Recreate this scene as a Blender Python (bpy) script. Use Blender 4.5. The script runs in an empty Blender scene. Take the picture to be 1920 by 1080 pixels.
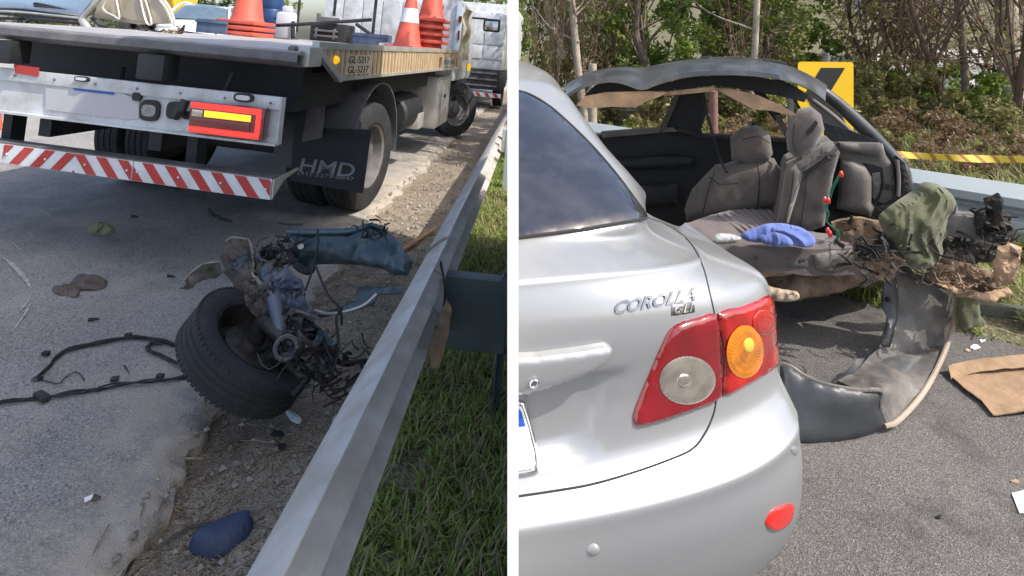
import bpy, bmesh, math, random
import numpy as np
from mathutils import Vector, Matrix, noise
from mathutils.bvhtree import BVHTree
from mathutils.geometry import delaunay_2d_cdt

# ------------------------------------------------------------------ camera, sky, sun, exposure
scene = bpy.context.scene
COL = scene.collection
cam_data = bpy.data.cameras.new("camera")
cam_data.sensor_width = 36.0
cam_data.lens = 18.75
cam_data.shift_y = -0.25          # rising-front lens: level camera, frame moved down
cam_data.clip_start = 0.02
cam_data.clip_end = 600.0
camera = bpy.data.objects.new("camera", cam_data)
camera.location = (0, 0, 1.6)
camera.rotation_euler = (math.radians(90), 0, 0)
COL.objects.link(camera)
scene.camera = camera

SUN_EL, SUN_AZ = 50.0, -25.0      # degrees; azimuth from +X towards +Y
world = bpy.data.worlds.new("World")
scene.world = world
world.use_nodes = True
wn = world.node_tree
wn.nodes.clear()
sky = wn.nodes.new("ShaderNodeTexSky")
sky.sky_type = 'NISHITA'
sky.sun_disc = False
sky.sun_elevation = math.radians(SUN_EL)
sky.sun_rotation = math.radians(90 - SUN_AZ)
sky.air_density = 1.0
sky.dust_density = 3.0
sky.ozone_density = 0.6
bg = wn.nodes.new("ShaderNodeBackground")
bg.inputs["Strength"].default_value = 0.15
wo = wn.nodes.new("ShaderNodeOutputWorld")
wn.links.new(sky.outputs[0], bg.inputs[0])
wn.links.new(bg.outputs[0], wo.inputs[0])

sun_data = bpy.data.lights.new("sun", 'SUN')
sun_data.energy = 2.8
sun_data.angle = math.radians(0.55)
sun_data.color = (1.0, 0.95, 0.87)
sun = bpy.data.objects.new("sun", sun_data)
_e, _a = math.radians(SUN_EL), math.radians(SUN_AZ)
sun_dir = Vector((math.cos(_e) * math.cos(_a), math.cos(_e) * math.sin(_a), math.sin(_e)))
sun.rotation_euler = sun_dir.to_track_quat('Z', 'Y').to_euler()
sun.location = sun_dir * 30
COL.objects.link(sun)

vs = scene.view_settings
vs.view_transform = 'Standard'
vs.look = 'None'
vs.exposure = 0.95
vs.gamma = 1.0
vs.use_curve_mapping = False
scene.cycles.max_bounces = 6
scene.cycles.transparent_max_bounces = 8
scene.cycles.use_denoising = True

# ------------------------------------------------------------------ geometry helpers
F, YH = 1000.0, 60.0
CAM = np.array([0, 0, 1.6])
def unit(v):
    v = np.array(v, float); return v / np.linalg.norm(v)
def ray(px, py):
    return np.array([(px - 960) / F, 1.0, -(py - YH) / F])
def hit(px, py, p, n):
    d = ray(px, py); return CAM + d * (((np.asarray(p) - CAM) @ n) / (d @ n))
def at_y(px, py, Y):
    return CAM + ray(px, py) * Y
def at_z(px, py, Z=0.0):
    return hit(px, py, np.array([0, 0, Z]), np.array([0, 0, 1.0]))

class Frame:
    def __init__(s, o, x, y, z):
        s.o, s.x, s.y, s.z = (np.array(k, float) for k in (o, x, y, z))
    def w(s, a, b, c):
        return s.o + s.x * a + s.y * b + s.z * c
    def sub(s, a, b, c, rz=0.0, rx=0.0, ry=0.0):
        R = np.array((Matrix.Rotation(rz, 3, 'Z') @ Matrix.Rotation(ry, 3, 'Y') @ Matrix.Rotation(rx, 3, 'X')))
        B = np.stack([s.x, s.y, s.z], 1) @ R
        return Frame(s.w(a, b, c), B[:, 0], B[:, 1], B[:, 2])
WORLD = Frame((0, 0, 0), (1, 0, 0), (0, 1, 0), (0, 0, 1))

# the road where the tow truck stands is banked and falls away: its own frame
LN = unit([.087, .05, 1])
_v = np.array([.043, 1, 0.0]); _v[2] = -(_v @ LN) / LN[2]; LV = unit(_v)
LU = np.cross(LV, LN)
LO = CAM - 1.5 * LN
LF = Frame(LO, LU, LV, LN)
def to_l(w):
    d = np.asarray(w) - LO; return np.array([d @ LU, d @ LV, d @ LN])
def lg(px, py, c=0.0):            # a point of the banked road's height c, in world coordinates
    return hit(px, py, LO + LN * c, LN)

def catmull(pts, n=6, closed=False):
    P = np.array(pts, float); out = []
    m = len(P)
    rng = range(m if closed else m - 1)
    for i in rng:
        p1, p2 = P[i], P[(i + 1) % m]
        p0 = P[(i - 1) % m] if closed or i > 0 else 2 * p1 - p2
        p3 = P[(i + 2) % m] if closed or i + 2 < m else 2 * p2 - p1
        for k in range(n):
            t = k / n
            out.append(.5 * ((2 * p1) + (-p0 + p2) * t + (2 * p0 - 5 * p1 + 4 * p2 - p3) * t * t + (-p0 + 3 * p1 - 3 * p2 + p3) * t ** 3))
    if not closed: out.append(P[-1])
    return np.array(out)

def nz(p, s=1.0, o=0.0):
    return noise.noise(Vector((p[0] * s + o, p[1] * s - o, p[2] * s + 1.7 * o)))
def fbm(p, s=1.0, o=0.0, octv=3):
    a, t = 1.0, 0.0
    for k in range(octv):
        t += a * nz(p, s * 2 ** k, o + k * 7.3); a *= .5
    return t

class MB:
    """collects geometry in world coordinates"""
    def __init__(s): s.v, s.f = [], []
    def add(s, v, f):
        b = len(s.v); s.v += [tuple(p) for p in v]; s.f += [tuple(i + b for i in q) for q in f]; return s
    def box(s, fr, c, d, bev=0.0, taper=1.0):
        x, y, z = c; a, b, h = d[0] / 2, d[1] / 2, d[2] / 2
        if bev <= 0:
            v = [fr.w(x + i * a * (taper if k > 0 else 1), y + j * b * (taper if k > 0 else 1), z + k * h) for k in (-1, 1) for i, j in ((-1, -1), (1, -1), (1, 1), (-1, 1))]
            return s.add(v, [(3, 2, 1, 0), (4, 5, 6, 7), (0, 1, 5, 4), (1, 2, 6, 5), (2, 3, 7, 6), (3, 0, 4, 7)])
        bm = bmesh.new(); bmesh.ops.create_cube(bm, size=1)
        for q in bm.verts: q.co = Vector((q.co.x * d[0], q.co.y * d[1], q.co.z * d[2]))
        if taper != 1:
            for q in bm.verts:
                if q.co.z > 0: q.co.x *= taper; q.co.y *= taper
        bmesh.ops.bevel(bm, geom=bm.edges[:], offset=min(bev, .45 * min(d)), segments=2, affect='EDGES', profile=.6)
        bm.verts.index_update()
        s.add([fr.w(x + q.co.x, y + q.co.y, z + q.co.z) for q in bm.verts], [[q.index for q in g.verts] for g in bm.faces])
        bm.free(); return s
    def tube(s, pts, r, n=8, cap=True, sm=0):
        P = catmull(pts, sm) if sm else np.array(pts, float)
        R = np.interp(np.linspace(0, 1, len(P)), np.linspace(0, 1, len(r)), r) if np.ndim(r) else np.full(len(P), r)
        b = len(s.v); t = np.gradient(P, axis=0)
        t /= np.maximum(np.linalg.norm(t, axis=1, keepdims=True), 1e-9)
        a = np.cross(t[0], (0, 0, 1.0))
        if np.linalg.norm(a) < .1: a = np.cross(t[0], (1.0, 0, 0))
        for i in range(len(P)):
            a = a - t[i] * (a @ t[i]); a = a / max(np.linalg.norm(a), 1e-9); c = np.cross(t[i], a)
            for k in range(n):
                g = 2 * math.pi * k / n
                s.v.append(tuple(P[i] + (a * math.cos(g) + c * math.sin(g)) * R[i]))
        for i in range(len(P) - 1):
            for k in range(n):
                s.f.append((b + i * n + k, b + i * n + (k + 1) % n, b + (i + 1) * n + (k + 1) % n, b + (i + 1) * n + k))
        if cap:
            s.f.append(tuple(b + k for k in range(n))[::-1]); s.f.append(tuple(b + (len(P) - 1) * n + k for k in range(n)))
        return s
    def lathe(s, fr, prof, n=32, cap=False, arc=(0, 2 * math.pi)):
        """profile (radius, height along the frame's z)"""
        full = abs(arc[1] - arc[0] - 2 * math.pi) < 1e-6
        m = n if full else n + 1
        b = len(s.v)
        for r, h in prof:
            for k in range(m):
                g = arc[0] + (arc[1] - arc[0]) * k / n
                s.v.append(tuple(fr.w(r * math.cos(g), r * math.sin(g), h)))
        for i in range(len(prof) - 1):
            for k in range(n):
                j = (k + 1) % m
                s.f.append((b + i * m + k, b + i * m + j, b + (i + 1) * m + j, b + (i + 1) * m + k))
        if cap:
            s.f.append(tuple(b + k for k in range(m))[::-1]); s.f.append(tuple(b + (len(prof) - 1) * m + k for k in range(m)))
        return s
    def grid(s, G, thick=None):
        """G: rows x cols x 3 points; with a thickness it is a closed shell"""
        G = np.array(G, float); R, C = G.shape[:2]
        def sheet(H, flip):
            b = len(s.v); s.v += [tuple(p) for p in H.reshape(-1, 3)]
            for i in range(R - 1):
                for j in range(C - 1):
                    q = (b + i * C + j, b + i * C + j + 1, b + (i + 1) * C + j + 1, b + (i + 1) * C + j)
                    s.f.append(q[::-1] if flip else q)
            return b
        b0 = sheet(G, False)
        if thick:
            du = np.gradient(G, axis=1); dv = np.gradient(G, axis=0)
            nn = np.cross(du, dv); nn /= np.maximum(np.linalg.norm(nn, axis=2, keepdims=True), 1e-9)
            b1 = sheet(G - nn * thick, True)
            rim = [i for i in range(C)] + [i * C + C - 1 for i in range(1, R)] + [(R - 1) * C + j for j in range(C - 2, -1, -1)] + [i * C for i in range(R - 2, 0, -1)]
            for a, c in zip(rim, rim[1:] + rim[:1]):
                s.f.append((b0 + c, b0 + a, b1 + a, b1 + c))
        return s
    def prism(s, fr, poly, z0, z1):
        """polygon in the frame's x,y, from height z0 to z1"""
        n = len(poly)
        v = [fr.w(a, b, z0) for a, b in poly] + [fr.w(a, b, z1) for a, b in poly]
        return s.add(v, [tuple(range(n))[::-1], tuple(range(n, 2 * n))] + [(i, (i + 1) % n, n + (i + 1) % n, n + i) for i in range(n)])

def inside(p, poly):
    x, y = p; c = False; n = len(poly)
    for i in range(n):
        x1, y1 = poly[i][:2]; x2, y2 = poly[i - 1][:2]
        if (y1 > y) != (y2 > y) and x < (x2 - x1) * (y - y1) / (y2 - y1) + x1: c = not c
    return c

def cdt_fill(poly, step):
    """triangulate a 2D polygon with interior points: points, triangles, distance to the rim"""
    pl = []
    n = len(poly)
    for i in range(n):
        a, b = np.array(poly[i][:2], float), np.array(poly[(i + 1) % n][:2], float)
        k = max(1, int(np.linalg.norm(b - a) / step))
        pl += [tuple(a + (b - a) * j / k) for j in range(k)]
    nb = len(pl)
    A = np.array(pl); lo, hi = A.min(0), A.max(0)
    pts = list(pl); B = np.roll(A, -1, 0); rr = random.Random(int(abs(lo.sum()) * 7) + nb)
    def dist(p):
        d = B - A; t = np.clip(((p - A) * d).sum(1) / np.maximum((d * d).sum(1), 1e-12), 0, 1)
        return np.sqrt((((A + d * t[:, None]) - p) ** 2).sum(1).min())
    y = lo[1] + step / 2; row = 0
    while y < hi[1]:
        x = lo[0] + (row % 2) * step / 2
        while x < hi[0]:
            p = np.array([x + rr.uniform(-.15, .15) * step, y + rr.uniform(-.15, .15) * step])
            if inside(p, pl) and dist(p) > step * .45: pts.append(tuple(p))
            x += step
        y += step * .87; row += 1
    ed = [(i, (i + 1) % nb) for i in range(nb)]
    v2, _, fc, *_ = delaunay_2d_cdt([Vector(p) for p in pts], ed, [tuple(range(nb))], 1, 1e-6)
    v2 = [np.array(q) for q in v2]
    D = np.array([dist(p) for p in v2])
    return v2, [tuple(f) for f in fc], D

def sheet(poly, where, step=9, thick=.01, bulge=0.0, edge=.03, rough=(0, 1), smooth=0, both=False, seed=0.0):
    """An outline given its own place in depth and a body: where is a depth, a plane (point, normal),
    or None when every outline point carries its own depth (third value)."""
    P3 = [tuple(p) for p in poly]
    if smooth: P3 = [tuple(q) for q in catmull([(p + (0,))[:3] if len(p) < 3 else p for p in P3], smooth, closed=True)]
    v2, fc, D = cdt_fill([p[:2] for p in P3], step)
    if where is None:
        R = np.array([p[:2] for p in P3]); dz = 1 / np.array([p[2] for p in P3])
        A_ = np.c_[R, np.ones(len(R))]; cf = np.linalg.lstsq(A_, dz, rcond=None)[0]; res = dz - A_ @ cf
        def place(p):
            w = 1 / (((R - p) ** 2).sum(1) + 250.0) ** 1.5
            return at_y(p[0], p[1], 1 / (cf @ [p[0], p[1], 1] + (w * res).sum() / w.sum()))
    elif isinstance(where, (int, float)):
        place = lambda p: at_y(p[0], p[1], where)
    elif callable(where): place = lambda p: where(p[0], p[1])
    else:
        place = lambda p: hit(p[0], p[1], where[0], where[1])
    W = np.array([place(p) for p in v2])
    nrm = np.zeros_like(W)
    for f in fc:
        n = np.cross(W[f[1]] - W[f[0]], W[f[2]] - W[f[0]])
        c = W[list(f)].mean(0)
        if n @ (CAM - c) < 0: n = -n
        for i in f: nrm[i] += n
    nrm /= np.maximum(np.linalg.norm(nrm, axis=1, keepdims=True), 1e-12)
    scale = np.linalg.norm(W - CAM, axis=1) / F
    prof = np.sqrt(np.clip(1 - (1 - np.clip(D * scale / max(edge, 1e-6), 0, 1)) ** 2, 0, 1))
    rn = np.array([(.55 - 2.2 * abs(fbm(p, rough[1] * .6, seed, 4)) if rough[0] >= .02 else fbm(p, rough[1], seed)) for p in W]) * rough[0] if rough[0] else np.zeros(len(W))
    front = W + nrm * (prof * bulge + rn)[:, None]
    back = W + nrm * (rn - thick - (prof * bulge if both else 0))[:, None]
    n = len(W); faces = []
    for f in fc:
        a = np.cross(W[f[1]] - W[f[0]], W[f[2]] - W[f[0]]) @ nrm[f[0]]
        g = f if a > 0 else f[::-1]
        faces.append(tuple(g)); faces.append(tuple(i + n for i in g[::-1]))
    cnt = {}
    for f in faces[::2]:
        for i in range(len(f)): cnt[(f[i], f[(i + 1) % len(f)])] = 1
    for (a, b) in list(cnt):
        if (b, a) not in cnt: faces.append((b, a, a + n, b + n))
    return [tuple(p) for p in front] + [tuple(p) for p in back], faces

def sheet_mb(*a, **k):
    m = MB(); m.add(*sheet(*a, **k)); return m

# ------------------------------------------------------------------ objects
def root_loc(o):
    while o.parent: o = o.parent
    return np.array(o.location)
def empty(name, label, cat, loc, group=None):
    o = bpy.data.objects.new(name, None); o.empty_display_size = .1
    o.location = tuple(loc); COL.objects.link(o)
    o["label"] = label; o["category"] = cat
    if group: o["group"] = group
    return o
def mesh_of(name, mb, mat, org, smooth=True, angle=40):
    me = bpy.data.meshes.new(name)
    me.from_pydata([tuple(np.asarray(p) - org) for p in mb.v], [], mb.f)
    mats = mat if isinstance(mat, (list, tuple)) else [mat]
    for m in mats: me.materials.append(m)
    me.validate()
    bm = bmesh.new(); bm.from_mesh(me); bmesh.ops.recalc_face_normals(bm, faces=bm.faces) if len(bm.faces) < 60000 else None
    if smooth:
        ca = math.radians(angle)
        for f in bm.faces: f.smooth = True
        for e in bm.edges:
            if len(e.link_faces) == 2 and e.calc_face_angle(0) > ca: e.smooth = False
    bm.to_mesh(me); bm.free()
    return me
def part(name, mb, mat, parent, label=None, kind=None, smooth=True, angle=40):
    me = mesh_of(name, mb, mat, root_loc(parent), smooth, angle)
    o = bpy.data.objects.new(name, me); COL.objects.link(o); o.parent = parent
    if label: o["label"] = label
    if kind: o["kind"] = kind
    return o
def single(name, mb, mat, label, cat, group=None, smooth=True, angle=40, kind=None):
    P = np.array(mb.v); org = np.array([P[:, 0].mean(), P[:, 1].mean(), P[:, 2].min()])
    o = bpy.data.objects.new(name, mesh_of(name, mb, mat, org, smooth, angle)); o.location = tuple(org); COL.objects.link(o)
    if label: o["label"] = label
    if cat: o["category"] = cat
    if group: o["group"] = group
    if kind: o["kind"] = kind
    return o
def struct(name, mb, mat, smooth=True, angle=60, kind="structure", label=None):
    me = mesh_of(name, mb, mat, np.zeros(3), smooth, angle)
    o = bpy.data.objects.new(name, me); COL.objects.link(o); o["kind"] = kind
    if label: o["label"] = label
    return o
def copy_tree(o, parent=None):
    c = o.copy(); COL.objects.link(c); c.parent = parent
    for ch in list(o.children): copy_tree(ch, c)
    return c

def islands(mb):
    par = list(range(len(mb.v)))
    def fd(i):
        while par[i] != i: par[i] = par[par[i]]; i = par[i]
        return i
    for f in mb.f:
        for i in f[1:]: par[fd(i)] = fd(f[0])
    g = {}
    for f in mb.f: g.setdefault(fd(f[0]), []).append(f)
    out = []
    for fs in g.values():
        ids = sorted({i for f in fs for i in f}); mp = {k: n for n, k in enumerate(ids)}
        m = MB(); m.v = [mb.v[i] for i in ids]; m.f = [tuple(mp[i] for i in f) for f in fs]; out.append(m)
    return out

# ------------------------------------------------------------------ materials
MATS = {}
def mat(name, col, rough=.6, metal=0.0, var=.25, vscale=6.0, bump=.1, bscale=40.0, col2=None, dirt=None, dscale=3.0, damt=.5, coat=0.0, emit=0.0, alpha=1.0, trans=0.0, spec=.5, rvar=.1, sheen=0.0):
    """procedural surface: two tones by noise, an optional patchy third, roughness variation, fine relief"""
    if name in MATS: return MATS[name]
    m = bpy.data.materials.new(name); m.use_nodes = True; nt = m.node_tree; N, L = nt.nodes, nt.links
    b = N["Principled BSDF"]
    tc = N.new("ShaderNodeTexCoord")
    n1 = N.new("ShaderNodeTexNoise"); n1.inputs["Scale"].default_value = vscale; n1.inputs["Detail"].default_value = 6
    L.new(tc.outputs["Object"], n1.inputs["Vector"])
    c2 = col2 or tuple(c * (1 - var) for c in col)
    mx = N.new("ShaderNodeMix"); mx.data_type = 'RGBA'
    mx.inputs[6].default_value = (*c2, 1); mx.inputs[7].default_value = (*col, 1)
    rp = N.new("ShaderNodeMapRange"); rp.inputs[1].default_value = .35; rp.inputs[2].default_value = .65
    L.new(n1.outputs[0], rp.inputs[0]); L.new(rp.outputs[0], mx.inputs[0])
    out = mx.outputs[2]
    if dirt:
        n3 = N.new("ShaderNodeTexNoise"); n3.inputs["Scale"].default_value = dscale; n3.inputs["Detail"].default_value = 8; n3.inputs["Roughness"].default_value = .65
        L.new(tc.outputs["Object"], n3.inputs["Vector"])
        r3 = N.new("ShaderNodeMapRange"); r3.inputs[1].default_value = .42; r3.inputs[2].default_value = .68; r3.inputs[4].default_value = damt
        L.new(n3.outputs[0], r3.inputs[0])
        m3 = N.new("ShaderNodeMix"); m3.data_type = 'RGBA'; m3.inputs[7].default_value = (*dirt, 1)
        L.new(r3.outputs[0], m3.inputs[0]); L.new(out, m3.inputs[6]); out = m3.outputs[2]
    L.new(out, b.inputs["Base Color"])
    rr = N.new("ShaderNodeMapRange"); rr.inputs[3].default_value = max(0.02, rough - rvar); rr.inputs[4].default_value = min(1, rough + rvar)
    L.new(n1.outputs[0], rr.inputs[0]); L.new(rr.outputs[0], b.inputs["Roughness"])
    b.inputs["Metallic"].default_value = metal
    b.inputs["Specular IOR Level"].default_value = spec
    if coat: b.inputs["Coat Weight"].default_value = coat; b.inputs["Coat Roughness"].default_value = .06
    if sheen: b.inputs["Sheen Weight"].default_value = sheen
    if trans: b.inputs["Transmission Weight"].default_value = trans
    if alpha < 1: b.inputs["Alpha"].default_value = alpha
    if emit: b.inputs["Emission Color"].default_value = (*col, 1); b.inputs["Emission Strength"].default_value = emit
    if bump:
        n2 = N.new("ShaderNodeTexNoise"); n2.inputs["Scale"].default_value = bscale; n2.inputs["Detail"].default_value = 5
        L.new(tc.outputs["Object"], n2.inputs["Vector"])
        bp = N.new("ShaderNodeBump"); bp.inputs["Strength"].default_value = bump; bp.inputs["Distance"].default_value = .02
        L.new(n2.outputs[0], bp.inputs["Height"]); L.new(bp.outputs[0], b.inputs["Normal"])
    MATS[name] = m
    return m
# ------------------------------------------------------------------ ground materials
def ground_mat(name, base, base2, grain, gscale, stain, sscale, samt, rough=.9, bump=.5, patch=None, pscale=1.2, pthr=(.5, .62), dust=None):
    m = bpy.data.materials.new(name); m.use_nodes = True; N, L = m.node_tree.nodes, m.node_tree.links
    b = N["Principled BSDF"]; b.inputs["Roughness"].default_value = rough; b.inputs["Specular IOR Level"].default_value = .25
    tc = N.new("ShaderNodeTexCoord")
    def noi(s, d=6, r=.6):
        n = N.new("ShaderNodeTexNoise"); n.inputs["Scale"].default_value = s; n.inputs["Detail"].default_value = d; n.inputs["Roughness"].default_value = r
        L.new(tc.outputs["Object"], n.inputs["Vector"]); return n.outputs[0]
    def rng(src, a, c, lo=0, hi=1):
        r = N.new("ShaderNodeMapRange"); r.inputs[1].default_value = a; r.inputs[2].default_value = c; r.inputs[3].default_value = lo; r.inputs[4].default_value = hi
        L.new(src, r.inputs[0]); return r.outputs[0]
    def mix(fac, A, B, mode='MIX'):
        x = N.new("ShaderNodeMix"); x.data_type = 'RGBA'; x.blend_type = mode
        L.new(fac, x.inputs[0])
        for i, c in ((6, A), (7, B)):
            if isinstance(c, tuple): x.inputs[i].default_value = (*c, 1)
            else: L.new(c, x.inputs[i])
        return x.outputs[2]
    c = mix(rng(noi(2.2), .35, .65), base2, base)
    if patch: c = mix(rng(noi(pscale, 9, .62), *pthr), c, patch)
    vo = N.new("ShaderNodeTexVoronoi"); vo.inputs["Scale"].default_value = gscale; L.new(tc.outputs["Object"], vo.inputs["Vector"])
    sp = N.new("ShaderNodeSeparateColor"); L.new(vo.outputs["Color"], sp.inputs[0])
    c = mix(rng(sp.outputs[0], .62, .95, 0, .65), c, grain)
    c = mix(rng(sp.outputs[1], .7, .98, 0, .75), c, tuple(k * .32 for k in base2))
    c = mix(rng(noi(sscale, 10, .7), .52, .72, 0, samt), c, stain)
    if dust:
        at = N.new("ShaderNodeAttribute"); at.attribute_name = "dust"
        ml = N.new("ShaderNodeMath"); ml.operation = 'MULTIPLY'; L.new(at.outputs["Fac"], ml.inputs[0]); L.new(rng(noi(5, 9, .7), .36, .56), ml.inputs[1])
        c = mix(rng(ml.outputs[0], 0, .8, 0, .85), c, dust)
    L.new(c, b.inputs["Base Color"])
    bp = N.new("ShaderNodeBump"); bp.inputs["Strength"].default_value = bump; bp.inputs["Distance"].default_value = .006
    ad = N.new("ShaderNodeMath"); ad.operation = 'ADD'; L.new(vo.outputs["Distance"], ad.inputs[0]); L.new(noi(90), ad.inputs[1])
    L.new(ad.outputs[0], bp.inputs["Height"]); L.new(bp.outputs[0], b.inputs["Normal"])
    return m
M_ASPHALT = ground_mat("worn_asphalt", (.125, .118, .112), (.097, .092, .088), (.25, .236, .222), 280, (.035, .033, .032), 3.2, .75)
M_DUSTY = ground_mat("dusty_asphalt", (.31, .30, .285), (.21, .208, .20), (.46, .44, .42), 190, (.44, .40, .34), 1.6, .55, bump=.45, patch=(.13, .13, .132), pscale=.55, pthr=(.52, .62), dust=(.42, .37, .30))
M_DIRT = ground_mat("roadside_dirt", (.36, .30, .23), (.25, .205, .155), (.46, .41, .34), 170, (.11, .09, .075), 5, .7, bump=1.0)
M_EARTH = ground_mat("verge_earth", (.17, .15, .09), (.12, .115, .06), (.28, .25, .15), 60, (.045, .05, .02), 4, .8, bump=1.0)

# ------------------------------------------------------------------ added wall: divides the two crash sites and shades the tow truck side
M_WHITE = mat("white_plaster", (.8, .8, .8), .8, var=.03, bump=.03)
pm = MB(); pm.box(WORLD, (.0011, 2.325, 2.1), (.0126, 3.45, 5.2))
single("partition_wall", pm, M_WHITE, "thin tall white wall added to divide the two crash sites and shade the tow truck side", "partition", smooth=False)

# ------------------------------------------------------------------ banked road with its broken edge
EDGE = [to_l(lg(x, y))[:2] for x, y in ((150, 1240), (230, 1080), (290, 965), (345, 875), (385, 800), (445, 725), (520, 640), (600, 540), (680, 425), (730, 375), (790, 318), (845, 265))]
EDGE = sorted(EDGE, key=lambda p: p[1])
ev = np.array([p[1] for p in EDGE]); eu = np.array([p[0] for p in EDGE])
def edge_u(v):
    e = np.interp(v, ev, eu)
    return e + .07 * nz((v * 3.1, 0, 0)) + .05 * nz((v * 9, 4, 0)) + .03 * nz((v * 27, 8, 0)) + .012 * nz((v * 70, 3, 0))
def sm_(a, b, x): t = min(1, max(0, (x - a) / (b - a))); return t * t * (3 - 2 * t)
def hump(u, v): return .85 * sm_(10.5, 15, v) * sm_(-2.6, -4.6, u) if v > 10 else 0.0
road = MB(); rows = []; dust = []
vv = [-25, -12, -5, -2, -.5] + list(np.linspace(.6, 4.0, 150)) + list(np.linspace(4.05, 12, 90)) + list(np.linspace(12.5, 70, 40))
ss = np.concatenate([[0, .012, .03], np.linspace(.06, 1.4, 60), np.linspace(1.45, 5, 60), np.linspace(5.5, 40, 20)])
for v in vv:
    eu_ = edge_u(v); row = []
    dust.append(1.0)
    row.append(LF.w(eu_ + .012 * nz((v * 20, 1, 1)), v, -.085))
    for s in ss:
        u = eu_ - s
        dust.append(max(0.0, 1 - s / (.55 + .25 * nz((v * 2, 1, 4)))) if v < 30 else 0.0)
        crumb = .016 * max(0, 1 - s / .35) * nz((u * 14, v * 14, 2)) + .012 * max(0, 1 - s / .25) * nz((u * 38, v * 38, 9)) - .024 * max(0, 1 - s / .05)
        row.append(LF.w(u, v, hump(u, v) + crumb + .004 * fbm((u, v, 0), 3.0) + .0025 * nz((u * 25, v * 25, 5))))
    rows.append(row)
road.grid(rows)
ro_ = struct("road", road, M_DUSTY, label="dusty grey banked road with a broken edge")
if len(ro_.data.vertices) == len(dust):
    at_d = ro_.data.attributes.new("dust", 'FLOAT', 'POINT'); at_d.data.foreach_set("value", dust)
# pale scrape marks left by the wreck
M_SCRAPE = mat("scrape_chalk", (.50, .50, .50), .9, var=.4, vscale=30, bump=0)
for P, w_ in (([(0, 478), (16, 490), (32, 505), (48, 524), (58, 540)], .016), ([(62, 553), (48, 570), (32, 587)], .006), ([(58, 568), (44, 592), (20, 625)], .009), ([(20, 452), (42, 471)], .008), ([(75, 393), (100, 408)], .01), ([(50, 432), (64, 444)], .008)):
    Q = [lg(x, y, .0075) for x, y in catmull(P, 5)]; G = []
    for i, q in enumerate(Q):
        d = unit(Q[min(i + 1, len(Q) - 1)] - Q[max(i - 1, 0)]); n_ = np.cross(LN, d); ww = w_ * (.4 + abs(nz((i * .9, w_ * 99, 0)))) * math.sin(math.pi * (i + .5) / len(Q)); G.append([q - n_ * ww, q + n_ * ww])
    m_ = MB(); m_.grid(G); o_ = part("scrape_mark", m_, M_SCRAPE, ro_)

sh = MB(); rows = []
def shoulder_h(u, v):
    e = np.interp(v, ev, eu); t = np.clip((u - e) / max(.05, (-.55 - e)), 0, 1.6)
    return -.06 + .05 * t * t * .6 + .016 * fbm((u, v, 3), 4.0, 1.0, 4) + .008 * nz((u * 24, v * 24, 1))
for v in list(np.linspace(.5, 4.5, 190)) + list(np.linspace(4.55, 14, 130)) + list(np.linspace(14.5, 70, 40)):
    e = np.interp(v, ev, eu)
    us = list(np.linspace(e - .15, -.5, 64)) + list(np.linspace(-.48, .0, 10))
    rows.append([LF.w(u, v, shoulder_h(u, v)) for u in us])
sh.grid(rows)
struct("shoulder", sh, M_DIRT, label="rough dirt shoulder beside the guardrail")

vg = MB(); rows = []
def u_wall(v): return (-.0085 - LO[0] - LV[0] * v - LN[0] * .03) / LU[0]
def verge_h(u, v): return .015 + .03 * fbm((u, v, 6), 1.8) + max(0, u + .3) * .04
for v in list(np.linspace(.4, 6, 60)) + list(np.linspace(6.3, 70, 50)):
    rows.append([LF.w(u, v, (verge_h(u, v) if u > -.5 else -.08)) for u in [-.62, -.5] + list(np.linspace(-.44, u_wall(v) if v < 4.2 else .6, 14))])
vg.grid(rows)
struct("verge", vg, M_EARTH, label="earth of the grassy verge behind the guardrail")

# ------------------------------------------------------------------ the other road, flat, and its terrain
r2 = MB(); rows = []
RO = np.array([2.47, 3.32, 0]); RD = unit([.717, -.697, 0]); RN = np.array([-RD[1], RD[0], 0])    # guardrail line, RN points away from the road
if RN @ np.array([1, 1, 0]) < 0: RN = -RN
def side_of(x, y): return (np.array([x, y, 0]) - RO) @ RN
for y in [-25, -12, -5, -2, -.5] + list(np.linspace(.5, 4.6, 110)):
    rows.append([(x, y, .004 * fbm((x, y, 0), 1.5)) for x in list(np.linspace(.013, 6.0, 120)) + [8, 12, 18]])
r2.grid(rows)
struct("road_surface", r2, M_ASPHALT, label="worn grey asphalt beside the silver sedan")
# the same asphalt continues behind the two photographed spots, as far as the eye goes
bk = MB(); bk.grid([[(-60, -60, -1.5), (60, -60, -1.5)], [(-60, 120, -6.5), (60, 120, -6.5)]])
struct("ground", bk, M_EARTH)
def terr_h(x, y):
    s = side_of(x, y)
    h = -.03 + .055 * np.clip((s + .42) / .12, 0, 1) + .05 * fbm((x, y, 2), 1.1) * np.clip(s + .4, 0, 1)
    h += .10 * np.clip(s - .6, 0, 2.5) - .08 * np.clip(s - 5, 0, 14) + .25 * np.clip(s - 26, 0, 60)
    d = np.clip((.5 - x) / .5, 0, 1)
    return h * (1 - d) + d * (-.1 - .05 * y)
tr = MB(); rows = []
for y in list(np.linspace(1.6, 7, 90)) + list(np.linspace(7.2, 25, 60)) + list(np.linspace(26, 70, 24)):
    xs = list(np.linspace(.02, 9, 100)) + list(np.linspace(9.5, 75, 40))
    rows.append([(x, y, terr_h(x, y) if side_of(x, y) > -.5 else -.06) for x in xs])
tr.grid(rows)
struct("terrain", tr, M_EARTH, label="earth bank rising behind the roadside")
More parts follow.
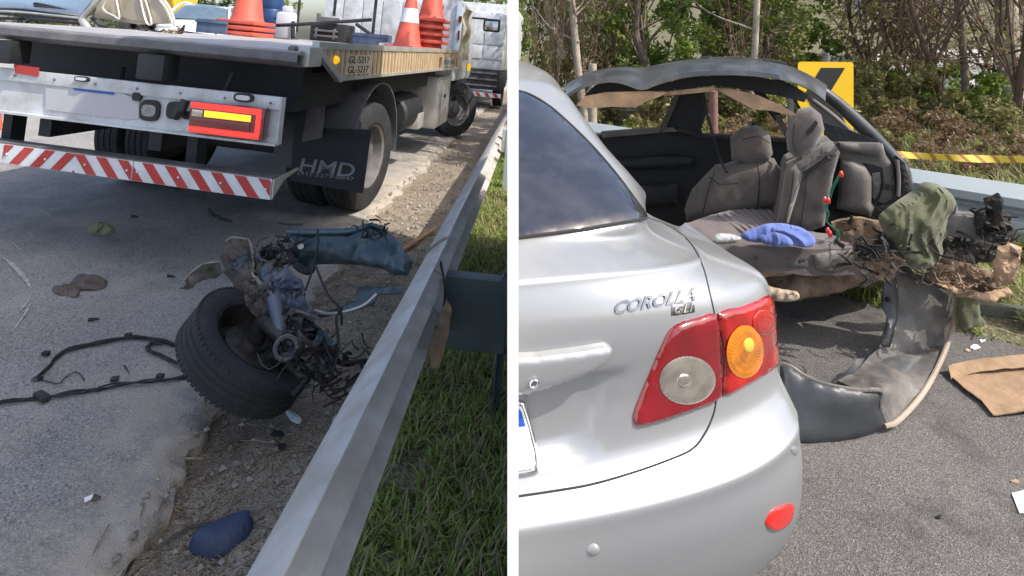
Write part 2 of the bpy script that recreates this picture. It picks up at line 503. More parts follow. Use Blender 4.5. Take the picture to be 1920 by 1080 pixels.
# ------------------------------------------------------------------ silver sedan, as far as the added partition
CF = Frame((-.14, 1.083, 0), (.990, .139, 0), (-.139, .990, 0), (0, 0, 1))
COLS = [0, .2, .42, .62, .78, .90, .97, 1.0]
def rear_row(z, y0, W, D=.44, n=2.7, drop=0.0, side=.45, zs=0.0):
    r = []
    for t in COLS:
        r.append((W * t, y0 + D * (1 - (1 - min(t, 1) ** n) ** (1 / n)), z - drop * t ** 3))
    r.append((W - .005, y0 + D + side, z - drop + zs)); return r
ROWS = [
    rear_row(.16, .15, .865, .26, 2.6), rear_row(.24, .065, .932, .28, 2.7), rear_row(.34, .018, .962, .30, 2.7), rear_row(.46, -.004, .968, .31, 2.6),
    rear_row(.535, -.006, .967, .32, 2.5), rear_row(.566, -.005, .966, .32, 2.5), rear_row(.578, .004, .965, .32, 2.45), rear_row(.60, .026, .962, .32, 2.4), rear_row(.618, .046, .958, .31, 2.3), rear_row(.65, .066, .954, .31, 2.3),
    rear_row(.73, .074, .948, .31, 2.2), rear_row(.80, .070, .944, .31, 2.2), rear_row(.87, .062, .936, .32, 2.2), rear_row(.935, .064, .912, .33, 2.2, .03, .45, -.05),
    rear_row(.975, .072, .855, .33, 2.2, .05, .45, -.05), rear_row(1.018, .086, .77, .33, 2.2, .065, .45, -.04), rear_row(1.034, .092, .75, .33, 2.2, .068, .47, -.035), rear_row(1.045, .112, .71, .33, 2.2, .075, .5, -.03),
    rear_row(1.07, .19, .63, .32, 2.1, .07, .55, -.03),
    [(0, .262, 1.098), (.14, .264, 1.097), (.29, .275, 1.094), (.42, .295, 1.088), (.53, .33, 1.078), (.585, .40, 1.065), (.65, .54, 1.03), (.72, .74, .99), (.82, 1.15, .965)],
    [(0, .42, 1.19), (.14, .423, 1.189), (.29, .44, 1.183), (.42, .462, 1.174), (.525, .495, 1.16), (.60, .56, 1.135), (.68, .67, 1.07), (.76, .84, 1.0), (.81, 1.25, .965)],
    [(0, .60, 1.285), (.14, .603, 1.284), (.28, .62, 1.277), (.41, .645, 1.266), (.505, .68, 1.25), (.56, .73, 1.215), (.635, .81, 1.135), (.73, .95, 1.02), (.80, 1.35, .965)],
    [(0, .86, 1.392), (.13, .863, 1.391), (.27, .88, 1.384), (.39, .905, 1.374), (.485, .94, 1.35), (.54, .99, 1.30), (.615, 1.07, 1.20), (.71, 1.18, 1.07), (.79, 1.5, .965)],
    [(0, 1.02, 1.43), (.13, 1.023, 1.429), (.27, 1.04, 1.424), (.39, 1.06, 1.413), (.475, 1.10, 1.385), (.535, 1.16, 1.335), (.61, 1.24, 1.23), (.70, 1.34, 1.09), (.79, 1.6, .965)],
    [(0, 1.5, 1.468), (.13, 1.5, 1.467), (.27, 1.5, 1.46), (.40, 1.5, 1.447), (.49, 1.52, 1.422), (.555, 1.55, 1.37), (.625, 1.6, 1.26), (.70, 1.66, 1.11), (.79, 1.8, .985)],
    [(0, 2.6, 1.47), (.13, 2.6, 1.469), (.27, 2.6, 1.462), (.40, 2.6, 1.449), (.49, 2.6, 1.424), (.555, 2.6, 1.372), (.625, 2.6, 1.26), (.70, 2.6, 1.11), (.79, 2.6, .985)],
]
CG = np.array(ROWS)
def dense(G, nr, nc):
    a = np.stack([catmull(G[:, j], nr) for j in range(G.shape[1])], 1)
    return np.stack([catmull(a[i], nc) for i in range(a.shape[0])], 0)
CD = dense(CG, 6, 7)
# number plate recess and the crease below the boot edge
def sst(a, b, x): t = np.clip((x - a) / (b - a), 0, 1); return t * t * (3 - 2 * t)
_x, _y, _z = CD[..., 0], CD[..., 1], CD[..., 2]
_rear = 1 - sst(.15, .22, _y)
CD[..., 1] += .030 * _rear * (1 - sst(.27 + .10 * (_z - .62) / .2, .33 + .10 * (_z - .62) / .2, _x)) * sst(.632, .665, _z) * (1 - sst(.80, .83, _z))
CW = CF.o + CD[..., :1] * CF.x + CD[..., 1:2] * CF.y + CD[..., 2:3] * CF.z
def clip_right(mb, x=.0095):
    bm = bmesh.new(); vs_ = [bm.verts.new(p) for p in mb.v]
    for f in mb.f:
        try: bm.faces.new([vs_[i] for i in f])
        except ValueError: pass
    bmesh.ops.bisect_plane(bm, geom=bm.verts[:] + bm.edges[:] + bm.faces[:], plane_co=(x, 0, 0), plane_no=(1, 0, 0), clear_inner=True, dist=1e-5)
    bm.verts.index_update(); o = MB()
    o.v = [tuple(q.co) for q in bm.verts]; o.f = [tuple(q.index for q in f.verts) for f in bm.faces]; bm.free(); return o

def silver_mat():
    m = bpy.data.materials.new("silver_paint"); m.use_nodes = True; N, L = m.node_tree.nodes, m.node_tree.links
    b = N["Principled BSDF"]; tc = N.new("ShaderNodeTexCoord")
    b.inputs["Metallic"].default_value = .4
    b.inputs["Coat Weight"].default_value = .6; b.inputs["Coat Roughness"].default_value = .05
    fl = N.new("ShaderNodeTexNoise"); fl.inputs["Scale"].default_value = 900; fl.inputs["Detail"].default_value = 2
    du = N.new("ShaderNodeTexNoise"); du.inputs["Scale"].default_value = 7; du.inputs["Detail"].default_value = 9; du.inputs["Roughness"].default_value = .7
    for n in (fl, du): L.new(tc.outputs["Object"], n.inputs["Vector"])
    m1 = N.new("ShaderNodeMix"); m1.data_type = 'RGBA'; m1.inputs[6].default_value = (.25, .26, .275, 1); m1.inputs[7].default_value = (.32, .332, .345, 1); L.new(fl.outputs[0], m1.inputs[0])
    # road dust settled on the faces that look up
    gm = N.new("ShaderNodeNewGeometry"); sx = N.new("ShaderNodeSeparateXYZ"); L.new(gm.outputs["Normal"], sx.inputs[0])
    up = N.new("ShaderNodeMapRange"); up.inputs[1].default_value = .55; up.inputs[2].default_value = .95; L.new(sx.outputs[2], up.inputs[0])
    dr = N.new("ShaderNodeMapRange"); dr.inputs[1].default_value = .45; dr.inputs[2].default_value = .7; dr.inputs[4].default_value = .4; L.new(du.outputs[0], dr.inputs[0])
    mu = N.new("ShaderNodeMath"); mu.operation = 'MULTIPLY'; L.new(up.outputs[0], mu.inputs[0]); L.new(dr.outputs[0], mu.inputs[1])
    m2 = N.new("ShaderNodeMix"); m2.data_type = 'RGBA'; m2.inputs[7].default_value = (.42, .38, .31, 1); L.new(mu.outputs[0], m2.inputs[0]); L.new(m1.outputs[2], m2.inputs[6])
    L.new(m2.outputs[2], b.inputs["Base Color"])
    ro = N.new("ShaderNodeMapRange"); ro.inputs[3].default_value = .30; ro.inputs[4].default_value = .42; L.new(du.outputs[0], ro.inputs[0]); L.new(ro.outputs[0], b.inputs["Roughness"])
    bp = N.new("ShaderNodeBump"); bp.inputs["Strength"].default_value = .012; bp.inputs["Distance"].default_value = .01; L.new(fl.outputs[0], bp.inputs["Height"]); L.new(bp.outputs[0], b.inputs["Normal"])
    return m
M_SILVER = silver_mat()
M_TINT = mat("tinted_glass", (.012, .014, .022), .06, var=.2, bump=0, coat=1.0, dirt=(.10, .10, .11), dscale=9, damt=.25, rvar=.03)
M_SEAM = mat("seam_black", (.02, .02, .022), .7, bump=0)
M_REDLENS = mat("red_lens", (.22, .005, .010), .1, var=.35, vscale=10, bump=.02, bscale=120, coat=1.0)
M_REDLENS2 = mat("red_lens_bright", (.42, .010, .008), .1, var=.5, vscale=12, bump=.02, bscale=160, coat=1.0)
M_AMBER = mat("amber_lens", (.72, .22, .005), .12, var=.5, vscale=14, bump=0, coat=1.0)
M_CLEAR = mat("clear_lens", (.74, .68, .60), .12, metal=.85, var=.35, vscale=25, bump=0, coat=1.0)
M_CHROME = mat("chrome", (.62, .63, .65), .16, metal=1.0, var=.2, bump=0)
M_DCHROME = mat("letter_chrome", (.26, .27, .29), .2, metal=1.0, var=.3, vscale=30, bump=0)
M_PLATE = mat("plate_white", (.82, .83, .84), .35, var=.05, bump=.02)
M_PLATEBLUE = mat("plate_blue", (.02, .09, .42), .35, var=.1, bump=.02)
M_TYRE = mat("tyre_rubber", (.022, .023, .026), .8, var=.35, vscale=14, bump=.3, bscale=60, dirt=(.055, .053, .05), dscale=6, damt=.35)
M_BLACKPL = mat("black_plastic", (.02, .021, .023), .55, var=.3, bump=.1, dirt=(.09, .085, .08), damt=.3)

sedan = empty("silver_sedan", "silver four-door sedan seen from behind with red tail lamps and dark rear window", "car", (.35, 1.9, 0))
nr, nc = CW.shape[:2]
full = MB(); full.grid(CW)
BV = BVHTree.FromPolygons([tuple(p) for p in full.v], full.f)
def on_car(px, py, off=0.0):
    d = Vector(ray(px, py)).normalized()
    h = BV.ray_cast(Vector(CAM), d)
    while h[0] is None and px > 970:          # past the outline: take the last point of the body
        px -= 1.5; h = BV.ray_cast(Vector(CAM), Vector(ray(px, py)).normalized())
    if h[0] is None: h = BV.find_nearest(Vector(at_y(px, py, 1.4)))
    n = np.array(h[1]); n = n if n @ (CAM - np.array(h[0])) > 0 else -n
    return np.array(h[0]) + n * off
# one body split where the boot lid ends: rows 6..15 (control rows), columns up to the lid's side seam
def split(keep):
    m = MB(); m.v = [tuple(p) for p in CW.reshape(-1, 3)]
    m.f = [(i * nc + j, i * nc + j + 1, (i + 1) * nc + j + 1, (i + 1) * nc + j) for i in range(nr - 1) for j in range(nc - 1) if keep(i / 6, j / 7)]
    return clip_right(m)
is_lid = lambda i, j: 8 <= i < 19 and j < 3.6
is_bump = lambda i, j: i < 8
part("bumper", split(is_bump), M_SILVER, sedan, angle=80)
lid = part("boot_lid", split(is_lid), M_SILVER, sedan, angle=80)
part("body", split(lambda i, j: not is_lid(i, j) and not is_bump(i, j)), M_SILVER, sedan, angle=80)
def car_patch(name, poly, m, parent, bulge=.003, edge=.006, step=8, off=.0, thick=.012, smooth=0, **k):
    mb = MB(); mb.add(*sheet(poly, lambda x, y: on_car(x, y, off), step=step, thick=thick, bulge=bulge, edge=edge, smooth=smooth))
    return part(name, clip_right(mb), m, parent, angle=50, **k)
win = car_patch("rear_window", [(940, 168), (985, 176), (1025, 198), (1065, 232), (1110, 277), (1155, 330), (1190, 378), (1208, 405), (1200, 412), (1160, 420), (1090, 432), (1020, 442), (940, 452)], M_TINT, sedan, bulge=.004, edge=.01, step=10, off=.006)
def car_line(name, pts, r, m, parent, off=0.0, sm=5):
    mb = MB(); P = catmull(pts, sm) if sm else pts
    mb.tube([on_car(p[0], p[1], off) for p in P], r, 6)
    return part(name, clip_right(mb), m, parent)
car_line("window_seal", [(940, 168), (985, 176), (1025, 198), (1065, 232), (1110, 277), (1155, 330), (1190, 378), (1208, 405), (1200, 412), (1160, 420), (1090, 432), (1020, 442), (940, 452)], .004, M_SEAM, win, .006)
car_line("lid_seam", [(1215, 408), (1262, 428), (1298, 460), (1318, 500), (1330, 545), (1340, 590)], .0023, M_SEAM, lid)
car_line("lid_seam", [(1343, 745), (1338, 775), (1322, 812), (1298, 842), (1255, 862), (1190, 885), (1110, 908), (1030, 922), (940, 935)], .0024, M_SEAM, lid)
lampL = [(1192, 797), (1187, 786), (1190, 765), (1215, 705), (1243, 640), (1256, 617), (1280, 602), (1310, 594), (1342, 588), (1349, 640), (1352, 700), (1350, 744), (1315, 762), (1265, 780), (1215, 795)]
lampR = [(1345, 587), (1385, 576), (1420, 563), (1440, 553), (1452, 568), (1462, 592), (1467, 622), (1468, 655), (1458, 684), (1430, 704), (1395, 724), (1354, 742), (1356, 700), (1353, 640)]
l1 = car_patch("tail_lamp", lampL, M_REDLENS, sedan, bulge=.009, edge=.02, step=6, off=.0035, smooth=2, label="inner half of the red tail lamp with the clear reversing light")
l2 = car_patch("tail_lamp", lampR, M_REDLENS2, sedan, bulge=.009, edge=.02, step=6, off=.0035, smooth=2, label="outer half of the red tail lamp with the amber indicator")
ell = lambda cx, cy, a, b, th=0, n=22: [(cx + a * math.cos(t) * math.cos(th) - b * math.sin(t) * math.sin(th), cy + a * math.cos(t) * math.sin(th) + b * math.sin(t) * math.cos(th)) for t in np.linspace(0, 2 * math.pi, n, endpoint=False)]
def bowl(name, cx, cy, a, b, m, parent, base, prof, flute=0, nf=20, rings=14, n=80):
    """moulded reflector: rings and flutes round a centre on the car's skin"""
    g = MB(); g.v.append(tuple(on_car(cx, cy, base + prof(0))))
    for r in np.linspace(1 / rings, 1, rings):
        for t in np.linspace(0, 2 * math.pi, n, endpoint=False):
            o = base + prof(r) + (flute * math.cos(nf * t) * (1 if .35 < r < .95 else 0))
            g.v.append(tuple(on_car(cx + a * r * math.cos(t), cy + b * r * math.sin(t), o)))
    for k in range(n): g.f.append((0, 1 + k, 1 + (k + 1) % n))
    for i in range(rings - 1):
        for k in range(n): g.f.append((1 + i * n + k, 1 + (i + 1) * n + k, 1 + (i + 1) * n + (k + 1) % n, 1 + i * n + (k + 1) % n))
    return part(name, clip_right(g), m, parent, angle=70)
bowl("reversing_light", 1282, 707, 52, 46, M_CLEAR, l1, .0150, lambda r: .004 * (1 - r ** 6) - .0012 * abs(math.sin(r * 14)), .00035, 40, n=160)
bowl("bulb", 1274, 703, 14, 12, M_CLEAR, l1, .017, lambda r: .007 * math.sqrt(max(0, 1 - r * r)))
bowl("indicator", 1388, 655, 34, 50, M_AMBER, l2, .0150, lambda r: .004 * (1 - r ** 6) - .0012 * abs(math.sin(r * 12)), .00035, 36, n=144)
bowl("bulb", 1392, 640, 10, 14, mat("amber_bulb", (.95, .55, .06), .15, var=.1, bump=0, coat=1.0), l2, .017, lambda r: .006 * math.sqrt(max(0, 1 - r * r)))
bowl("stop_light", 1424, 602, 22, 24, M_REDLENS2, l2, .0140, lambda r: .004 * (1 - r ** 6) - .0012 * abs(math.sin(r * 10)), .00035, 30, n=120)
hb = car_patch("handle_garnish", [(930, 668), (1000, 660), (1080, 650), (1132, 642), (1143, 650), (1138, 664), (1110, 684), (1050, 705), (930, 730)], M_SILVER, lid, bulge=.010, edge=.016, off=.016, step=6, thick=.045, smooth=2)
g = MB(); g.lathe(Frame(on_car(996, 700, .024), CF.x, CF.z, -CF.y), [(.011, -.01), (.011, .008), (.008, .010), (.007, .006), (0, .006)], 16); part("lock_cylinder", clip_right(g), M_CHROME, hb)
pl = car_patch("number_plate", [(930, 757), (972, 757), (978, 760), (990, 800), (1001, 850), (1003, 872), (998, 880), (930, 890)], M_PLATE, lid, bulge=.003, off=.006, edge=.003, step=10)
car_patch("plate_band", [(930, 761), (971, 761), (976, 766), (984, 794), (930, 800)], M_PLATEBLUE, pl, bulge=.001, off=.010, edge=.002, step=10, thick=.004)
car_line("plate_frame", [(930, 752), (975, 753), (984, 765), (996, 805), (1006, 850), (1008, 874), (1001, 886), (930, 897)], .0035, M_CHROME, pl, .006)
car_patch("reflector", [(1436, 985), (1436, 974), (1446, 958), (1463, 948), (1484, 944), (1489, 952), (1484, 972), (1470, 988), (1450, 994)], mat("red_reflector", (.75, .012, .008), .2, var=.2, vscale=30, bump=.2, bscale=300, coat=1.0), sedan, bulge=.005, edge=.015, step=4, smooth=3, off=.002)
car_patch("parking_sensor", ell(1113, 1030, 12, 11, n=16), M_SILVER, sedan, bulge=.004, edge=.006, off=.001, step=5)
car_patch("parking_sensor", ell(1490, 845, 6, 9, n=16), M_SILVER, sedan, bulge=.004, edge=.006, off=.001, step=4)

def text_geo(s, shear=0.0, bold=0.0):
    cu = bpy.data.curves.new("t", 'FONT'); cu.body = s; cu.size = 1.0; cu.shear = shear; cu.offset = bold; cu.resolution_u = 3
    ob = bpy.data.objects.new("t", cu); COL.objects.link(ob)
    dg = bpy.context.evaluated_depsgraph_get(); me = bpy.data.meshes.new_from_object(ob.evaluated_get(dg))
    v = np.array([q.co[:] for q in me.vertices])[:, :2]; f = [tuple(p.vertices) for p in me.polygons]
    bpy.data.objects.remove(ob); bpy.data.meshes.remove(me); bpy.data.curves.remove(cu)
    return v, f
def raised_text(s, place, depth, shear=0.0, bold=0.0):
    """place(a, b): a 0..1 along the line, b 0..1 up a capital, off -> world"""
    v, f = text_geo(s, shear, bold)
    lo, hi = v.min(0), v.max(0)
    a = (v[:, 0] - lo[0]) / (hi[0] - lo[0]); b = v[:, 1] / .69
    m = MB(); n = len(v)
    m.v = [tuple(place(x, y, depth)) for x, y in zip(a, b)] + [tuple(place(x, y, -.001)) for x, y in zip(a, b)]
    m.f = list(f)
    es = {}
    for q in f:
        for i in range(len(q)): es[(q[i], q[(i + 1) % len(q)])] = 1
    m.f += [(y, x, x + n, y + n) for (x, y) in es if (y, x) not in es]
    return m
for l_ in islands(raised_text("COROLLA", lambda a, b, o: on_car(1152 + 150 * a, 588 - 26 * a - 22 * b, o), .004, .35, .022)):
    part("letter", l_, M_DCHROME, lid)
bd = car_patch("trim_badge", [(1257, 572), (1302, 565), (1303, 586), (1258, 593)], mat("badge_grey", (.16, .165, .17), .3, metal=.8, bump=0), lid, bulge=.002, edge=.003, step=6)
part("trim_lettering", raised_text("GLi", lambda a, b, o: on_car(1263 + 34 * a, 588.5 - 5.5 * a - 15 * b, o + .002), .003, .25), M_CHROME, bd, kind="stuff")
# right rear wheel in the shade under the bumper and the floor pan
def wheel(name, fr, R, W, rim, parent, m=M_TYRE, rim_m=None, rimlabel=None):
    t = MB(); h = W / 2
    t.lathe(fr, [(rim, -h * .8), (rim + .02, -h * .95), (R * .93, -h), (R * .985, -h * .86), (R, -h * .6)] + [q for g in (-.45, 0, .45) for q in ((R, h * (g - .1)), (R - .008, h * (g - .07)), (R - .008, h * (g + .07)), (R, h * (g + .1)))] + [(R, h * .6), (R * .985, h * .86), (R * .93, h), (rim + .02, h * .95), (rim, h * .8)], 48)
    o = part(name, t, m, parent)
    return o
wheel("rear_wheel", Frame(CF.w(.79, 1.02, .31), -CF.y, CF.z, CF.x), .31, .2, .2, sedan)
fl_ = MB(); fl_.box(CF, (0, 1.6, .22), (1.5, 2.6, .05)); part("floor_pan", clip_right(fl_), M_BLACKPL, sedan)
# ------------------------------------------------------------------ guardrails
M_GALV = mat("galvanised_steel", (.56, .55, .52), .55, metal=.2, var=.2, vscale=16, bump=.06, dirt=(.36, .31, .25), dscale=5, damt=.75)
M_GALV2 = mat("galvanised_weathered", (.42, .475, .49), .5, metal=.2, var=.15, vscale=4, bump=.04, dirt=(.30, .30, .27), dscale=4, damt=.4)
M_BOLT = mat("bolt_steel", (.30, .28, .26), .5, metal=.7, var=.4, vscale=40)
M_POSTG = mat("post_green", (.06, .088, .09), .55, var=.25, bump=.08, dirt=(.08, .09, .08), damt=.4)
WPROF = [(0, .312), (-.010, .310), (-.028, .296), (-.060, .268), (-.078, .248), (-.083, .232), (-.083, .210), (-.076, .196), (-.03, .174), (-.008, .164), (0, .152),
         (-.008, .140), (-.03, .130), (-.076, .108), (-.083, .094), (-.083, .074), (-.078, .058), (-.060, .042), (-.028, .016), (-.010, .004), (0, 0)]
def rail_beam(fr, y0, y1, zb, x0, n=40, dent=None, prof=WPROF):
    """W-beam along the frame's y; its corrugations point to -x"""
    G = []
    for y in np.linspace(y0, y1, n):
        G.append([fr.w(x0 + a + (dent(y, c) if dent else 0), y, zb + c) for a, c in prof])
    m = MB(); m.grid(G, .004); return m
rl = empty("guardrail", "pale galvanised guardrail with weathered back running beside the grassy verge", "guardrail", LF.w(-.3, 2.3, 0))
wob = lambda y, c: .004 * nz((y * .9, c * 3, 1))
part("rail_beam", rail_beam(LF, .35, 2.42, .405, -.30, 60, wob), M_GALV, rl)
part("rail_beam", rail_beam(LF, 2.28, 6.4, .408, -.303, 60, wob), M_GALV, rl)
part("rail_beam", rail_beam(LF, 6.3, 10.4, .405, -.30, 40, wob), M_GALV, rl)
part("rail_beam", rail_beam(LF, 10.3, 16.0, .405, -.30, 40, wob), M_GALV, rl)
for v in (6.18, 10.18):
    p = MB()
    for dx, w in ((0, .006), ):
        p.box(LF, (-.20, v, .33), (.006, .12, .76))
        p.box(LF, (-.225, v - .06, .33), (.05, .006, .76)); p.box(LF, (-.225, v + .06, .33), (.05, .006, .76))
    po = part("post", p, M_GALV2, rl)
    s_ = MB(); s_.box(LF, (-.262, v, .56), (.075, .11, .26), .006); part("spacer", s_, M_GALV2, po)
    for dz in (0, .06):
        b = MB(); f_ = LF.sub(-.343, v + .04 + dz * 1.7, .675, ry=-.95); b.lathe(f_, [(.0, .012), (.012, .010), (.015, .002), (.015, -.006)], 10); part("bolt", b, M_BOLT, rl)
for dz in (0, .06):
    b = MB(); f_ = LF.sub(-.343, 2.22 + dz * 2.2, .675, ry=-.95); b.lathe(f_, [(.0, .010), (.018, .009), (.021, .002), (.021, -.006)], 10); part("bolt", b, M_BOLT, rl)
for y_ in np.arange(.75, 6.2, .5):
    for c_ in (.232, .084):
        b = MB(); b.lathe(Frame(LF.w(-.384, y_, .405 + c_), LV, LN, -LU), [(.013, -.004), (.013, .006), (0, .008)], 8); part("bolt", b, M_BOLT, rl)
# lap joint: the upper beam's cut edge stands proud
b = MB(); b.grid([[LF.w(-.3035 + a - .0015, y_, .4085 + c) for a, c in WPROF] for y_ in (2.27, 2.29)], .006); part("lap_edge", b, M_BOLT, rl)
# wide spacer block that holds the beam off its post at the lap joint
m_ = MB(); m_.box(LF, (-.158, 2.24, .455), (.262, .07, .285), .004); sp_ = part("spacer", m_, M_POSTG, rl, label="wide dark green steel spacer between beam and post")
m_ = MB(); m_.box(LF, (-.04, 2.28, .18), (.03, .012, .86)); m_.box(LF, (-.054, 2.25, .18), (.006, .06, .86)); part("post", m_, M_POSTG, rl)
for zz, k in ((.52, 0), (.44, 1)):
    st = MB(); st.tube([LF.w(-.31, 2.17 + .02 * k, .66), LF.w(-.285, 2.15, .60), LF.w(-.272, 2.14 - .02 * k, .52), LF.w(-.285, 2.15, .44), LF.w(-.305, 2.16, .41)], .0035, 6, sm=5); part("strap", st, M_SEAM, rl)
sc_ = MB(); sc_.add(*sheet([(806, 650), (818, 615), (836, 560), (846, 575), (842, 625), (822, 690), (808, 690)], (LF.w(-.262, 2.0, .4), unit(LU * .6 - LV * .8)), step=5, thick=.004, rough=(.012, 22)))
part("rust_scab", sc_, mat("rust_scab", (.36, .25, .16), .9, var=.3, bump=.3), rl)

RFr = Frame(RO, -RN * -1, RD, (0, 0, 1))          # x away from the road, y along the rail
rr_ = empty("guardrail", "pale blue-grey guardrail behind the torn wagon and the green cloth", "guardrail", RFr.w(0, 0, 0))
WP2 = [(0, .312), (-.012, .312), (-.083, .246), (-.083, .200), (-.004, .166), (-.004, .146), (-.083, .112), (-.083, .066), (-.012, 0), (0, 0)]
part("rail_beam", rail_beam(RFr, -3.4, 2.2, .44, .0, 60, lambda y, c: .012 * nz((y * 1.4, c * 4, 3)), WP2), M_GALV2, rr_, angle=22)
for y in (-2.4, -.4, 1.6):
    p = MB(); p.box(RFr, (.09, y, .32), (.10, .06, .80), .004); part("post", p, M_GALV2, rr_)
    s_ = MB(); s_.box(RFr, (.03, y, .58), (.05, .10, .22), .004); part("spacer", s_, M_GALV2, rr_)

# ------------------------------------------------------------------ torn station wagon
M_DKPAINT = mat("dark_blue_black_paint", (.030, .033, .038), .4, metal=.1, var=.3, vscale=5, bump=.03, dirt=(.085, .08, .072), dscale=5, damt=.6, coat=.25)
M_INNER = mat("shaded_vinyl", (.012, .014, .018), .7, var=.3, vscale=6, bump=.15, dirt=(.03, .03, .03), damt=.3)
M_CARD = mat("headliner_board", (.46, .30, .18), .9, var=.35, vscale=12, bump=.35, bscale=60, dirt=(.22, .17, .13), dscale=8, damt=.5)
M_FABRIC = mat("grey_velour", (.098, .088, .083), .95, var=.25, vscale=14, bump=.3, bscale=260, dirt=(.155, .132, .112), dscale=5, damt=.5, sheen=.3)
M_FABDK = mat("grey_velour_worn", (.07, .06, .057), .95, var=.3, vscale=10, bump=.3, bscale=260, dirt=(.12, .10, .085), dscale=4, damt=.55, sheen=.3)  # darker tone of the grey velour
M_TRIM = mat("grey_trim_plastic", (.13, .12, .11), .6, var=.2, vscale=5, bump=.12, bscale=120, dirt=(.20, .175, .15), dscale=5, damt=.5)
M_PURP = mat("mauve_velour", (.115, .088, .09), .95, var=.3, vscale=16, bump=.4, bscale=200, dirt=(.16, .135, .12), dscale=5, damt=.5, sheen=.3)
M_PURPL = mat("mauve_rib", (.20, .155, .148), .95, var=.3, vscale=20, bump=.4, bscale=200, sheen=.4)
M_RUST = mat("rusty_steel", (.14, .09, .06), .85, var=.4, vscale=8, bump=.5, bscale=40, dirt=(.36, .25, .15), dscale=4, damt=.7)
M_BURNT = mat("burnt_black", (.014, .013, .012), .75, var=.5, vscale=12, bump=.6, bscale=50, dirt=(.08, .065, .05), dscale=8, damt=.5)
WF0, WS = np.array([2.35, 3.2, 0]), unit([-.37, -.93, 0])
WQ = unit([-.93, .37, 0])
def wk(k): return (WF0 + WS * k, WS)
def wat(px, py, k): return hit(px, py, *wk(k))
wreck = empty("wrecked_wagon", "dark station wagon torn open along its near side with seats exposed", "car", (1.5, 3.2, 0))
def wpart(name, poly, k, m, parent=None, label=None, **kw):
    a = dict(step=9, thick=.02, bulge=.0, edge=.02); a.update(kw)
    return part(name, sheet_mb(poly, wk(k) if isinstance(k, (int, float)) else k, **a), m, parent or wreck, label=label, angle=55)
# roof skin: near torn edge to far edge
near = catmull([(1062, 180), (1100, 158), (1142, 149), (1172, 153), (1204, 163), (1240, 151), (1290, 139), (1340, 135), (1400, 136), (1460, 143), (1500, 155), (1530, 172), (1562, 198), (1602, 232), (1640, 268)], 4)
far = catmull([(1066, 166), (1110, 146), (1150, 138), (1180, 134), (1210, 131), (1240, 128), (1290, 124), (1340, 122), (1400, 124), (1455, 132), (1500, 146), (1533, 161), (1572, 188), (1612, 224), (1652, 262)], 4)
kn = np.interp(np.arange(len(near)), [0, 16, 36, 44, 56], [.80, .85, .75, .35, .12])
G = []
for i in range(47):
    a, b = wat(*near[i], kn[i]), wat(*far[i], -.05)
    row = [a - WS * -.004 + np.array([0, 0, -.018]), a]
    for t in (.2, .4, .6, .8, 1.0):
        q = a * (1 - t) + b * t + np.array([0, 0, .05 * math.sin(math.pi * t)]); q[2] += .006 * nz(q, 5); row.append(q)
    row.append(b + np.array([0, .02, -.03])); G.append(row)
mr = MB(); mr.grid(G, .008); roof = part("roof", mr, M_DKPAINT, wreck, label="buckled dark roof skin with a torn front edge")
wpart("headliner", [(1080, 198), (1098, 180), (1135, 173), (1215, 171), (1252, 173), (1240, 180), (1212, 190), (1192, 202), (1150, 200), (1110, 203)], .80, M_CARD, roof, thick=.008, rough=(.012, 9))
wpart("headliner", [(1240, 174), (1290, 167), (1338, 163), (1344, 170), (1300, 175), (1245, 180)], .72, M_CARD, roof, thick=.008, rough=(.006, 9))
wpart("headliner", [(1340, 165), (1372, 167), (1420, 178), (1465, 198), (1500, 219), (1470, 214), (1448, 208), (1412, 205), (1385, 190), (1352, 173)], .68, M_CARD, roof, thick=.008, rough=(.012, 7))
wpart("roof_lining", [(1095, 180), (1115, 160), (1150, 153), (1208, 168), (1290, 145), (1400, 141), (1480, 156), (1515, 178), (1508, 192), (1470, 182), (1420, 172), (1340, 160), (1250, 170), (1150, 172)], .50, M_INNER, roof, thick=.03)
for poly in ([(1299, 127), (1305, 112), (1318, 106), (1334, 105), (1338, 112), (1332, 125)], [(1426, 110), (1448, 111), (1474, 118), (1498, 139), (1470, 134), (1440, 128), (1430, 122)]):
    wpart("rail_foot", poly, .02, M_BLACKPL, roof, thick=.04, bulge=.006)
b_ = MB(); b_.tube([wat(1330, 110, .04), wat(1380, 109, .04), wat(1430, 114, .04)], .010, 8, sm=4); b_.tube([wat(1330, 118, .02), wat(1430, 120, .02)], .006, 6); part("roof_rail", b_, M_BLACKPL, roof)
b_ = MB(); b_.tube([wat(1357, 131, .55), wat(1357, 118, .55)], [.012, .006], 8); part("antenna_base", b_, M_CLEAR, roof)
b_ = MB(); b_.tube([wat(1487, 146, .06), wat(1532, 166, .04), wat(1575, 198, .03), wat(1620, 240, .03), wat(1662, 284, .03), wat(1690, 318, .05), wat(1700, 352, .06)], [.030, .036, .040, .042, .044, .042, .034], 10, sm=5); part("rear_pillar", b_, M_DKPAINT, wreck)
b_ = MB(); b_.tube([wat(1480, 160, .10), wat(1515, 182, .09), wat(1560, 215, .09), wat(1600, 250, .09), wat(1640, 285, .09), wat(1662, 312, .10), wat(1672, 345, .10)], [.012, .014, .014, .012, .014, .012, .010], 8, sm=5); part("pillar_trim", b_, M_TRIM, wreck)
wpart("side_glass_edge", [(1544, 230), (1590, 243), (1646, 264), (1650, 270), (1600, 268), (1546, 263)], .12, M_INNER, thick=.012)
wpart("lamp_housing", [(1686, 296), (1697, 306), (1706, 352), (1702, 366), (1688, 372), (1684, 330)], .14, M_BURNT, thick=.10, bulge=.01)
b_ = MB(); b_.tube([wat(1682, 300, .16), wat(1685, 335, .17), wat(1684, 368, .18)], .010, 8, sm=4); part("pillar_flange", b_, M_TRIM, wreck)
